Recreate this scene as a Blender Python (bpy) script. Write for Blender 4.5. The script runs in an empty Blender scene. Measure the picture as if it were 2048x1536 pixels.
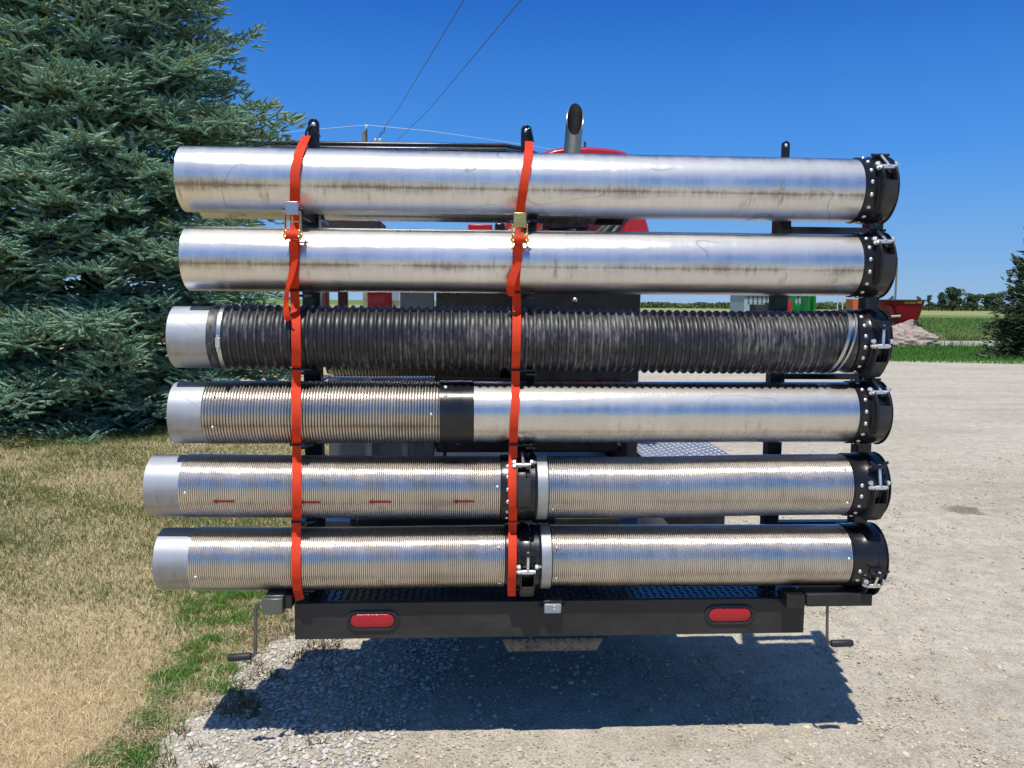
import bpy, math, random
import numpy as np
from mathutils import Vector, Matrix

# ------------------------------------------------------------------ camera
SC = bpy.context.scene
COL = SC.collection
CAMH = 1.55
FPX = 1640.0                      # focal length in photo pixels (photo 2048 wide)
YAW, PITCH, ROLL = 0.0556, 0.1007, 0.0092
fw = np.array([math.sin(YAW)*math.cos(PITCH), math.cos(YAW)*math.cos(PITCH), -math.sin(PITCH)])
rt0 = np.array([math.cos(YAW), -math.sin(YAW), 0.0])
up0 = np.cross(rt0, fw)
RT = rt0*math.cos(ROLL) + up0*math.sin(ROLL)
UP = -rt0*math.sin(ROLL) + up0*math.cos(ROLL)
cam_data = bpy.data.cameras.new('camera')
cam = bpy.data.objects.new('camera', cam_data)
COL.objects.link(cam)
cam_data.sensor_width = 36.0
cam_data.lens = FPX/2048*36.0
cam_data.clip_start = 0.05
cam_data.clip_end = 6000
M = Matrix.Identity(4)
for i in range(3):
    M[i][0] = RT[i]; M[i][1] = UP[i]; M[i][2] = -fw[i]
M[0][3], M[1][3], M[2][3] = 0, 0, CAMH
cam.matrix_world = M
SC.camera = cam

def at(px, py, Y):
    d = fw + RT*(px-1024)/FPX - UP*(py-768)/FPX
    k = Y/d[1]
    return Vector((d[0]*k, Y, CAMH + d[2]*k))
def ground(px, py, Z=0.0):
    d = fw + RT*(px-1024)/FPX - UP*(py-768)/FPX
    k = (Z-CAMH)/d[2]
    return Vector((d[0]*k, d[1]*k, Z))

# ------------------------------------------------------------------ light
SUN_DIR = Vector((-0.10, -0.37, 1.0)).normalized()     # towards the sun
w = bpy.data.worlds.new('World'); SC.world = w; w.use_nodes = True
nt = w.node_tree; nt.nodes.clear()
sky = nt.nodes.new('ShaderNodeTexSky'); sky.sky_type = 'NISHITA'
sky.sun_disc = False
sky.sun_elevation = math.asin(SUN_DIR.z)
sky.sun_rotation = math.atan2(SUN_DIR.x, SUN_DIR.y)
sky.altitude = 300; sky.air_density = 1.0; sky.dust_density = 0.0; sky.ozone_density = 3.0
# clear-day gradient by height above the horizon, blended with the physical sky
tcw = nt.nodes.new('ShaderNodeTexCoord'); spw = nt.nodes.new('ShaderNodeSeparateXYZ'); rpw = nt.nodes.new('ShaderNodeValToRGB')
nt.links.new(tcw.outputs['Generated'], spw.inputs[0]); nt.links.new(spw.outputs[2], rpw.inputs[0])
SKYC = [(0.0, (.24, .44, .72)), (.06, (.15, .39, .78)), (.17, (.052, .285, .82)), (.33, (.006, .135, .59)), (.7, (.06, .16, .42)), (1.0, (.09, .16, .34))]
el = rpw.color_ramp.elements
while len(el) < len(SKYC): el.new(.5)
for k_, (p_, c_) in enumerate(SKYC): el[k_].position = p_; el[k_].color = (*c_, 1)
gn = nt.nodes.new('ShaderNodeVectorMath'); gn.operation = 'SCALE'; gn.inputs[3].default_value = 1/.12
nt.links.new(rpw.outputs[0], gn.inputs[0])
mxw = nt.nodes.new('ShaderNodeMix'); mxw.data_type = 'RGBA'; mxw.inputs[0].default_value = .90
nt.links.new(sky.outputs[0], mxw.inputs[6]); nt.links.new(gn.outputs[0], mxw.inputs[7])
bg = nt.nodes.new('ShaderNodeBackground'); bg.inputs['Strength'].default_value = 0.12
ow = nt.nodes.new('ShaderNodeOutputWorld')
nt.links.new(mxw.outputs[2], bg.inputs[0]); nt.links.new(bg.outputs[0], ow.inputs[0])
sd = bpy.data.lights.new('sun', 'SUN'); sd.energy = 4.2; sd.angle = math.radians(0.53); sd.color = (1.0, 0.96, 0.89)
so = bpy.data.objects.new('sun', sd); COL.objects.link(so)
so.rotation_euler = (-SUN_DIR).to_track_quat('-Z', 'Y').to_euler()
so.location = (0, 0, 20)
SC.view_settings.view_transform = 'Standard'
SC.view_settings.look = 'None'
SC.view_settings.exposure = 0.0
SC.view_settings.gamma = 1.0
SC.render.engine = 'CYCLES'
SC.cycles.max_bounces = 8

rng = np.random.default_rng(7)
random.seed(7)

# ------------------------------------------------------------------ helpers
def tag(o, label=None, cat=None, group=None, kind=None):
    if label: o['label'] = label
    if cat: o['category'] = cat
    if group: o['group'] = group
    if kind: o['kind'] = kind
    return o
def thing(name, label, cat, loc=(0, 0, 0), group=None):
    o = bpy.data.objects.new(name, None); COL.objects.link(o)
    o.location = loc; o.empty_display_size = 0.1
    return tag(o, label, cat, group)
def link_mesh(name, me, mat, parent=None):
    o = bpy.data.objects.new(name, me); COL.objects.link(o)
    if mat: me.materials.append(mat)
    if parent: o.parent = parent
    return o

class MB:
    """collects shapes; build() links them as one mesh object"""
    def __init__(s): s.v = []; s.f = []; s.n = 0
    def add(s, V, F):
        V = np.asarray(V, float).reshape(-1, 3)
        s.v.append(V); o = s.n
        s.f += [tuple(int(i)+o for i in f) for f in F]
        s.n += len(V)
        return s
    def box(s, a, b, rot=None, piv=None):
        x0, y0, z0 = a; x1, y1, z1 = b
        V = np.array([(x0,y0,z0),(x1,y0,z0),(x1,y1,z0),(x0,y1,z0),(x0,y0,z1),(x1,y0,z1),(x1,y1,z1),(x0,y1,z1)])
        if rot is not None:
            R = np.array(rot.to_3x3()); p = np.array(piv if piv is not None else V.mean(0))
            V = (V-p)@R.T + p
        return s.add(V, [(3,2,1,0),(4,5,6,7),(0,1,5,4),(1,2,6,5),(2,3,7,6),(3,0,4,7)])
    def cbox(s, c, d, rot=None):
        c = np.array(c); d = np.array(d)/2
        return s.box(c-d, c+d, rot, c)
    def path(s, pts, r, n=10, caps=True):
        pts = [Vector(p) for p in pts]; m = len(pts)
        rr = r if hasattr(r, '__len__') else [r]*m
        V = []; prev = None
        for i, p in enumerate(pts):
            t = (pts[min(i+1, m-1)]-pts[max(i-1, 0)]).normalized()
            if prev is None:
                a = Vector((0, 0, 1)) if abs(t.z) < .9 else Vector((1, 0, 0))
                u = t.cross(a).normalized()
            else:
                u = (prev - t*prev.dot(t)).normalized()
            prev = u; wv = t.cross(u)
            for k in range(n):
                an = 2*math.pi*k/n
                V.append(p + (u*math.cos(an)+wv*math.sin(an))*rr[i])
        F = []
        for i in range(m-1):
            for k in range(n):
                k2 = (k+1) % n
                F.append((i*n+k, i*n+k2, (i+1)*n+k2, (i+1)*n+k))
        if caps:
            F.append(tuple(range(n-1, -1, -1))); F.append(tuple((m-1)*n+k for k in range(n)))
        return s.add([tuple(v) for v in V], F)
    def cyl(s, a, b, r, r2=None, n=16, caps=True):
        return s.path([a, b], [r, r if r2 is None else r2], n, caps)
    def rev(s, prof, n=64, zc=None, helix=0.0):
        """revolve (x, r) profile round the X axis; zc(x) bends it"""
        P = np.array(prof, float); m = len(P)
        th = np.arange(n)*2*math.pi/n + math.pi
        X = P[:, 0][:, None] + helix*((th-math.pi)/(2*math.pi))[None, :]
        R = P[:, 1][:, None]
        dz = zc(P[:, 0])[:, None] if zc else 0
        V = np.stack([X, -R*np.cos(th)[None, :]+0*X, R*np.sin(th)[None, :]+dz+0*X], -1).reshape(-1, 3)
        F = []
        for i in range(m-1):
            for k in range(n):
                k2 = (k+1) % n
                if helix and k2 == 0: 
                    F.append((i*n+k, (i+1)*n+k, (i+1)*n+k2, i*n+k2)) if False else None
                    j = i
                    F.append((j*n+k, (j+1)*n+k, (j+1)*n+k2, j*n+k2))
                else:
                    F.append((i*n+k, (i+1)*n+k, (i+1)*n+k2, i*n+k2))
        return s.add(V, F)
    def prism(s, poly, axis, a, b):
        """extrude a 2D outline along an axis: 'x' -> (y,z), 'y' -> (x,z), 'z' -> (x,y)"""
        n = len(poly); V = []
        for c in (a, b):
            for (p, q) in poly:
                V.append({'x': (c, p, q), 'y': (p, c, q), 'z': (p, q, c)}[axis])
        F = [tuple(range(n-1, -1, -1)), tuple(range(n, 2*n))]
        for i in range(n):
            j = (i+1) % n
            F.append((i, j, n+j, n+i))
        return s.add(V, F)
    def dome(s, c, nrm, r, h, n=10):
        c = Vector(c); nrm = Vector(nrm).normalized()
        a = Vector((0, 0, 1)) if abs(nrm.z) < .9 else Vector((1, 0, 0))
        u = nrm.cross(a).normalized(); wv = nrm.cross(u)
        V = []; F = []; rings = [(0, 1.0), (.55, .85), (.9, .5)]
        for hh, rr in rings:
            for k in range(n):
                an = 2*math.pi*k/n
                V.append(tuple(c + nrm*h*hh + (u*math.cos(an)+wv*math.sin(an))*r*rr))
        V.append(tuple(c+nrm*h))
        for i in range(2):
            for k in range(n):
                F.append((i*n+k, i*n+(k+1) % n, (i+1)*n+(k+1) % n, (i+1)*n+k))
        for k in range(n): F.append((2*n+k, 2*n+(k+1) % n, 3*n))
        return s.add(V, F)
    def build(s, name, mat, parent=None, angle=35, bevel=0, origin=None, fix=True):
        V = np.concatenate(s.v) if s.v else np.zeros((0, 3))
        if origin is not None: V = V - np.array(origin)
        me = bpy.data.meshes.new(name)
        me.from_pydata(V.tolist(), [], s.f)
        if fix:
            import bmesh
            bm = bmesh.new(); bm.from_mesh(me); bmesh.ops.recalc_face_normals(bm, faces=bm.faces); bm.to_mesh(me); bm.free()
        me.polygons.foreach_set('use_smooth', [True]*len(me.polygons))
        me.set_sharp_from_angle(angle=math.radians(angle))
        me.update()
        o = link_mesh(name, me, mat, parent)
        if origin is not None: o.location = origin
        if bevel:
            b = o.modifiers.new('bevel', 'BEVEL'); b.width = bevel; b.segments = 2; b.limit_method = 'ANGLE'; b.angle_limit = math.radians(40)
        return o

def raw_mesh(name, V, F, mat, parent=None, tint=None, smooth=False):
    """fast mesh from numpy arrays; F is an (n,3) or (n,4) int array"""
    me = bpy.data.meshes.new(name)
    V = np.ascontiguousarray(V, dtype=np.float32); F = np.ascontiguousarray(F, dtype=np.int32)
    nf, k = F.shape
    me.vertices.add(len(V)); me.vertices.foreach_set('co', V.ravel())
    me.loops.add(nf*k); me.loops.foreach_set('vertex_index', F.ravel())
    me.polygons.add(nf)
    me.polygons.foreach_set('loop_start', np.arange(0, nf*k, k, dtype=np.int32))
    me.polygons.foreach_set('use_smooth', np.full(nf, smooth))
    me.update(calc_edges=True)
    if tint is not None:
        a = me.color_attributes.new('tint', 'FLOAT_COLOR', 'POINT')
        c = np.ones((len(V), 4), np.float32); c[:, :3] = tint
        a.data.foreach_set('color', c.ravel())
    return link_mesh(name, me, mat, parent)

def _h(ix, iy, seed):
    n = (ix.astype(np.int64)*374761393 + iy.astype(np.int64)*668265263 + seed*974711) & 0x7fffffff
    n = ((n ^ (n >> 13))*1274126177) & 0x7fffffff
    return ((n ^ (n >> 16)) & 0xffff)/65535.0
def vnoise(x, y, seed=0):
    x = np.asarray(x, float); y = np.asarray(y, float)
    ix = np.floor(x); iy = np.floor(y); fx = x-ix; fy = y-iy
    fx = fx*fx*(3-2*fx); fy = fy*fy*(3-2*fy)
    a = _h(ix, iy, seed); b = _h(ix+1, iy, seed); c = _h(ix, iy+1, seed); d = _h(ix+1, iy+1, seed)
    return (a*(1-fx)+b*fx)*(1-fy) + (c*(1-fx)+d*fx)*fy
def fbm(x, y, seed=0, o=4):
    s = 0; am = .5
    for i in range(o):
        s = s + am*vnoise(np.asarray(x)*2**i, np.asarray(y)*2**i, seed+i*17); am *= .5
    return s

# ------------------------------------------------------------------ materials
def new_mat(name):
    m = bpy.data.materials.new(name); m.use_nodes = True
    t = m.node_tree; b = t.nodes['Principled BSDF']
    return m, t, b
def N(t, typ, **kw):
    n = t.nodes.new(typ)
    for k, v in kw.items():
        if k in n.inputs.keys() if hasattr(n.inputs, 'keys') else False: n.inputs[k].default_value = v
        else: setattr(n, k, v)
    return n
def noise(t, vec, scale, detail=4, rough=.55, stretch=None):
    if stretch:
        mp = t.nodes.new('ShaderNodeMapping'); mp.inputs['Scale'].default_value = stretch
        t.links.new(vec, mp.inputs[0]); vec = mp.outputs[0]
    n = t.nodes.new('ShaderNodeTexNoise'); n.inputs['Scale'].default_value = scale
    n.inputs['Detail'].default_value = detail; n.inputs['Roughness'].default_value = rough
    t.links.new(vec, n.inputs['Vector'])
    return n.outputs[0]
def ramp(t, fac, stops):
    r = t.nodes.new('ShaderNodeValToRGB')
    e = r.color_ramp.elements
    while len(e) < len(stops): e.new(.5)
    for i, (p, c) in enumerate(stops):
        e[i].position = p
        e[i].color = (c, c, c, 1) if not hasattr(c, '__len__') else (*c, 1)
    t.links.new(fac, r.inputs[0])
    return r.outputs[0]
def mixc(t, fac, a, b, mode='MIX'):
    m = t.nodes.new('ShaderNodeMix'); m.data_type = 'RGBA'; m.blend_type = mode
    for sock, v in ((m.inputs['Factor'], fac), (m.inputs[6], a), (m.inputs[7], b)):
        if isinstance(v, bpy.types.NodeSocket): t.links.new(v, sock)
        elif hasattr(v, '__len__'): sock.default_value = (*v, 1)
        else: sock.default_value = v
    return m.outputs[2]
def math_(t, op, a, b=0.0):
    m = t.nodes.new('ShaderNodeMath'); m.operation = op
    for s, v in ((m.inputs[0], a), (m.inputs[1], b)):
        if isinstance(v, bpy.types.NodeSocket): t.links.new(v, s)
        else: s.default_value = v
    return m.outputs[0]
def bump(t, b, h, strength, dist=.001):
    n = t.nodes.new('ShaderNodeBump'); n.inputs['Strength'].default_value = strength; n.inputs['Distance'].default_value = dist
    t.links.new(h, n.inputs['Height']); t.links.new(n.outputs[0], b.inputs['Normal'])
    return n
def obj_co(t): return t.nodes.new('ShaderNodeTexCoord').outputs['Object']

def simple(name, col, rough=.5, metal=0.0, var=.15, nscale=30, bumpd=0.0, coat=0.0, spec=.5):
    m, t, b = new_mat(name)
    co = obj_co(t)
    nz = noise(t, co, nscale, 5)
    lo = tuple(c*(1-var) for c in col); hi = tuple(min(1, c*(1+var)) for c in col)
    c = mixc(t, ramp(t, nz, [(.3, 0), (.7, 1)]), lo, hi)
    t.links.new(c, b.inputs['Base Color'])
    b.inputs['Metallic'].default_value = metal
    r = ramp(t, noise(t, co, nscale*.4, 4), [(.3, max(.03, rough-.08)), (.7, min(1, rough+.08))])
    t.links.new(r, b.inputs['Roughness'])
    b.inputs['Coat Weight'].default_value = coat
    b.inputs['Specular IOR Level'].default_value = spec
    if bumpd: bump(t, b, noise(t, co, nscale*4, 3), .5, bumpd)
    return m

def aluminium(name, base=(.86, .86, .85), rough=.31, dirt=0.0, dirt_z=-.03, seed=0.0, grain=.15, soft=.34, scratch=.6, dirtcol=(.20, .14, .085)):
    """brushed metal: a tight and a wide lobe, with grime lying over it"""
    m, t, b = new_mat(name)
    co0 = obj_co(t)
    mp = t.nodes.new('ShaderNodeMapping'); mp.inputs['Location'].default_value = (seed, 0, 0)
    t.links.new(co0, mp.inputs[0]); co = mp.outputs[0]
    sep = t.nodes.new('ShaderNodeSeparateXYZ'); t.links.new(co0, sep.inputs[0])
    streak = noise(t, co, 1.0, 6, .65, (38, 4, 4))      # slow round the pipe, fast along it
    blot = noise(t, co, 1.0, 5, .6, (5, 9, 9))
    fine = noise(t, co, 1.0, 3, .6, (260, 12, 12))
    scr = noise(t, co, 1.0, 4, .6, (6, 160, 160))
    r = math_(t, 'ADD', math_(t, 'MULTIPLY', streak, .12), math_(t, 'MULTIPLY', blot, .18))
    r = math_(t, 'ADD', r, math_(t, 'MULTIPLY', fine, .05))
    r = math_(t, 'ADD', r, rough-.175)
    col = mixc(t, ramp(t, blot, [(.35, 0), (.65, 1)]), tuple(c*.90 for c in base), base)
    col = mixc(t, ramp(t, streak, [(.40, .18), (.6, 0)]), col, tuple(c*.6 for c in base))
    ctr = math_(t, 'ABSOLUTE', math_(t, 'SUBTRACT', noise(t, co, 1.0, 2, .4, (3.0, 4.5, 4.5)), .5))
    cur = math_(t, 'MULTIPLY', ramp(t, ctr, [(0, 1), (.0022, .7), (.005, 0)]), ramp(t, noise(t, co, 1.0, 2, .5, (2.2, 3, 3)), [(.52, 0), (.57, scratch)]))
    col = mixc(t, cur, col, tuple(c*.35 for c in base))
    g1 = t.nodes.new('ShaderNodeBsdfAnisotropic'); g1.distribution = 'BECKMANN'
    g2 = t.nodes.new('ShaderNodeBsdfAnisotropic'); g2.distribution = 'BECKMANN'
    t.links.new(col, g1.inputs['Color']); t.links.new(col, g2.inputs['Color'])
    t.links.new(r, g1.inputs['Roughness']); t.links.new(math_(t, 'ADD', r, .30), g2.inputs['Roughness'])
    mx = t.nodes.new('ShaderNodeMixShader'); mx.inputs[0].default_value = soft
    t.links.new(g1.outputs[0], mx.inputs[1]); t.links.new(g2.outputs[0], mx.inputs[2])
    out = t.nodes['Material Output']; last = mx.outputs[0]
    dent = noise(t, co, 1.0, 2, .5, (9, 22, 22))
    h = math_(t, 'ADD', math_(t, 'MULTIPLY', dent, 1.0), math_(t, 'MULTIPLY', fine, grain))
    h = math_(t, 'ADD', h, math_(t, 'MULTIPLY', scr, grain*.5))
    bn = t.nodes.new('ShaderNodeBump'); bn.inputs['Strength'].default_value = .35; bn.inputs['Distance'].default_value = .003
    t.links.new(h, bn.inputs['Height'])
    for g in (g1, g2): t.links.new(bn.outputs[0], g.inputs['Normal'])
    if dirt > 0:
        # brown smears along a line on the lower front, drips across it and a few loose patches
        dz = math_(t, 'ABSOLUTE', math_(t, 'SUBTRACT', sep.outputs[2], dirt_z))
        band = ramp(t, dz, [(0.0, 1.0), (.006, .72), (.03, .30), (.07, .08)])
        n1 = noise(t, co, 1.0, 8, .72, (9, 34, 34))
        n2 = noise(t, co, 1.0, 7, .7, (70, 11, 11))
        n3 = noise(t, co, 1.0, 3, .5, (3.1, 2, 2))
        f = math_(t, 'ADD', math_(t, 'MULTIPLY', n1, .45), math_(t, 'MULTIPLY', n2, .55))
        f = math_(t, 'ADD', f, math_(t, 'MULTIPLY', math_(t, 'SUBTRACT', n3, .5), .55))
        f = math_(t, 'MULTIPLY', f, math_(t, 'ADD', band, .32))
        fac = math_(t, 'MULTIPLY', ramp(t, f, [(.38, 0), (.52, .30), (.70, .9)]), dirt)
        drip = math_(t, 'MULTIPLY', ramp(t, noise(t, co, 1.0, 6, .6, (24, 2.2, 5)), [(.60, 0), (.68, .75)]), ramp(t, dz, [(.015, 1), (.06, 0)]))
        fac = math_(t, 'MAXIMUM', fac, math_(t, 'MULTIPLY', drip, dirt))
        line = ramp(t, dz, [(0, .75), (.0016, .55), (.003, 0)])
        ln = math_(t, 'MULTIPLY', line, ramp(t, noise(t, co, 1.0, 3, .5, (4, 1, 1)), [(.45, 0), (.58, 1)]))
        fac = math_(t, 'MAXIMUM', fac, math_(t, 'MULTIPLY', ln, dirt))
        film = ramp(t, noise(t, co, 1.0, 4, .6, (2.5, 6, 6)), [(.4, 0), (.75, .16)])
        fac = math_(t, 'MAXIMUM', fac, math_(t, 'MULTIPLY', film, min(1, dirt)))
        df = t.nodes.new('ShaderNodeBsdfDiffuse'); df.inputs[0].default_value = (*dirtcol, 1)
        m2 = t.nodes.new('ShaderNodeMixShader'); t.links.new(fac, m2.inputs[0]); t.links.new(last, m2.inputs[1]); t.links.new(df.outputs[0], m2.inputs[2])
        last = m2.outputs[0]
    t.links.new(last, out.inputs[0])
    t.nodes.remove(b)
    return m

MAT = {}
MAT['pipe_a'] = aluminium('dirty_aluminium', dirt=.9, dirt_z=-.028, seed=1.3)
MAT['pipe_b'] = aluminium('stained_aluminium', dirt=.9, dirt_z=-.018, seed=7.7)
MAT['pipe_c'] = aluminium('clean_aluminium', base=(.80, .78, .74), rough=.27, dirt=.5, dirt_z=-.05, seed=3.1)
MAT['collar'] = aluminium('brushed_collar', base=(.50, .53, .56), rough=.42, dirt=.5, dirt_z=-.05, seed=5.0, grain=.3, soft=.8)
MAT['flex'] = aluminium('spiral_steel', base=(.86, .82, .765), rough=.23, dirt=.4, dirt_z=-.04, seed=9.0, grain=.05, scratch=0)
MAT['flex_old'] = aluminium('worn_spiral_steel', base=(.68, .64, .58), rough=.29, dirt=.8, dirt_z=-.03, seed=2.0, grain=.05, scratch=0)
MAT['black'] = simple('black_powder_coat', (.015, .015, .017), .22, var=.3, nscale=14, bumpd=.0003)
MAT['chrome'] = simple('zinc_plated_steel', (.80, .82, .80), .42, .9, var=.1)
def dusty_black():
    m, t, b = new_mat('black_satin_steel')
    co = obj_co(t)
    a = noise(t, co, 1.0, 7, .7, (4, 4, 9)); sc = noise(t, co, 1.0, 5, .7, (9, 9, 130)); sp = noise(t, co, 90, 3, .6)
    f = math_(t, 'ADD', ramp(t, a, [(.42, 0), (.75, .45)]), ramp(t, sp, [(.66, 0), (.76, .35)]))
    f = math_(t, 'ADD', f, ramp(t, sc, [(.66, 0), (.74, .30)]))
    t.links.new(mixc(t, f, (.017, .0165, .016), (.085, .076, .065)), b.inputs['Base Color'])
    t.links.new(ramp(t, a, [(.3, .42), (.7, .62)]), b.inputs['Roughness'])
    bump(t, b, sp, .3, .0006)
    return m
MAT['black_matt'] = dusty_black()
MAT['bracket'] = simple('lit_tone_bracket_black', (.030, .030, .032), .42, var=.25, nscale=14)  # coupler black made paler: the light on its camera-facing side is painted in
MAT['gold'] = simple('yellow_zinc', (.80, .57, .20), .36, 1.0, var=.15)
MAT['galv'] = simple('grey_zinc_plate', (.55, .57, .57), .35, 1.0, var=.1)
MAT['band'] = simple('pale_tape_band', (.42, .44, .44), .40, .5, var=.08)
MAT['red'] = simple('red_paint', (.55, .012, .012), .30, var=.1, coat=.5)
MAT['darkred'] = simple('maroon_paint', (.12, .012, .014), .40, var=.2)
MAT['wagonred'] = simple('wagon_red_paint', (.36, .008, .018), .40, var=.2, nscale=3, spec=.3)
MAT['orange'] = simple('orange_paint', (.75, .16, .02), .45, var=.1, nscale=3)
MAT['green'] = simple('green_paint', (.012, .22, .03), .4, var=.2, nscale=3)
MAT['yellow'] = simple('yellow_paint', (.75, .55, .03), .4, var=.05, nscale=3)
MAT['tyre'] = simple('tyre_rubber', (.045, .043, .041), .75, var=.3, nscale=20)
MAT['greyrim'] = simple('pale_rim', (.5, .47, .42), .5, var=.1)
MAT['plastic'] = simple('grey_tank_plastic', (.26, .27, .28), .32, var=.06, nscale=5)
MAT['smoked'] = simple('smoked_panel', (.06, .07, .085), .2, var=.1)
MAT['panelgrey'] = simple('weathered_grey_panel', (.45, .46, .47), .6, var=.1, nscale=2)
MAT['paintmark'] = simple('dark_red_ink', (.30, .012, .012), .6, var=.1)
MAT['grip'] = simple('black_grip_rubber', (.02, .02, .024), .55, var=.2)
MAT['crank'] = simple('grey_steel_rod', (.16, .17, .16), .38, .7, var=.2, nscale=40)
MAT['boxgrey'] = simple('dull_grey_end_cap', (.13, .15, .13), .30, .3, var=.06, nscale=10)
MAT['wood'] = simple('weathered_pole_wood', (.26, .21, .17), .85, var=.3, nscale=6)
MAT['wire'] = simple('dark_wire', (.05, .06, .07), .5)
MAT['wire_pale'] = simple('pale_wire', (.55, .58, .62), .4)
MAT['white'] = simple('white_porcelain', (.7, .7, .7), .3, var=.05)
MAT['bark'] = simple('spruce_bark', (.09, .065, .05), .9, var=.4, nscale=25)

def strap_mat():
    m, t, b = new_mat('orange_red_webbing')
    co = obj_co(t)
    wv = t.nodes.new('ShaderNodeTexWave'); wv.wave_type = 'BANDS'; wv.bands_direction = 'Z'
    wv.inputs['Scale'].default_value = 95; wv.inputs['Distortion'].default_value = .6
    t.links.new(co, wv.inputs[0])
    c = mixc(t, noise(t, co, 30, 4), (.66, .038, .008), (.82, .060, .014))
    t.links.new(c, b.inputs['Base Color']); b.inputs['Roughness'].default_value = .62
    b.inputs['Specular IOR Level'].default_value = .25
    bump(t, b, wv.outputs[0], .5, .0012)
    return m
MAT['strap'] = strap_mat()

def rubber_mat():
    m, t, b = new_mat('scuffed_black_hose_rubber')
    co = obj_co(t)
    wa = t.nodes.new('ShaderNodeAttribute'); wa.attribute_name = 'wear'       # 1 on the ring crests, where the hose rubs
    n1 = noise(t, co, 1.0, 8, .78, (70, 22, 22))
    n2 = noise(t, co, 1.0, 4, .6, (3, 5, 5))
    n4 = noise(t, co, 1.0, 5, .7, (90, 7, 7))
    f = math_(t, 'ADD', math_(t, 'MULTIPLY', n1, .6), math_(t, 'MULTIPLY', n2, .4))
    f2 = math_(t, 'ADD', f, math_(t, 'MULTIPLY', wa.outputs['Fac'], .055))
    fac = ramp(t, f2, [(.52, 0), (.60, .20), (.70, .65)])
    drip = math_(t, 'MULTIPLY', ramp(t, n4, [(.57, 0), (.67, .6)]), ramp(t, n2, [(.48, 0), (.62, 1)]))
    fac = math_(t, 'MAXIMUM', fac, drip)
    c = mixc(t, fac, (.021, .021, .024), (.40, .39, .37))
    t.links.new(c, b.inputs['Base Color'])
    t.links.new(ramp(t, f, [(.3, .32), (.7, .50)]), b.inputs['Roughness'])
    bump(t, b, n1, .35, .0015)
    return m
MAT['rubber'] = rubber_mat()

def lens_mat():
    m, t, b = new_mat('red_lamp_lens')
    co = obj_co(t)
    v = t.nodes.new('ShaderNodeTexVoronoi'); v.inputs['Scale'].default_value = 160
    t.links.new(co, v.inputs['Vector'])
    t.links.new(mixc(t, noise(t, co, 20, 3), (.36, .010, .018), (.50, .018, .026)), b.inputs['Base Color'])
    b.inputs['Roughness'].default_value = .3
    bump(t, b, v.outputs[0], .5, .002)
    return m
MAT['lens'] = lens_mat()

def tint_mat(name, rough=.6, trans=0.0, spec=.3):
    m, t, b = new_mat(name)
    a = t.nodes.new('ShaderNodeAttribute'); a.attribute_name = 'tint'
    t.links.new(a.outputs['Color'], b.inputs['Base Color'])
    b.inputs['Roughness'].default_value = rough
    b.inputs['Specular IOR Level'].default_value = spec
    if trans:
        tr = t.nodes.new('ShaderNodeBsdfTranslucent'); t.links.new(a.outputs['Color'], tr.inputs[0])
        mx = t.nodes.new('ShaderNodeMixShader'); mx.inputs[0].default_value = trans
        out = t.nodes['Material Output']
        t.links.new(b.outputs[0], mx.inputs[1]); t.links.new(tr.outputs[0], mx.inputs[2]); t.links.new(mx.outputs[0], out.inputs[0])
    return m
MAT['blade'] = tint_mat('grass_blades', .55, .25)
MAT['needle'] = tint_mat('spruce_needles', .5, .12, .4)
MAT['leaf'] = tint_mat('tree_leaves', .55, .2)
MAT['stone'] = tint_mat('limestone_chips', .85, 0, .2)

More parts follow.
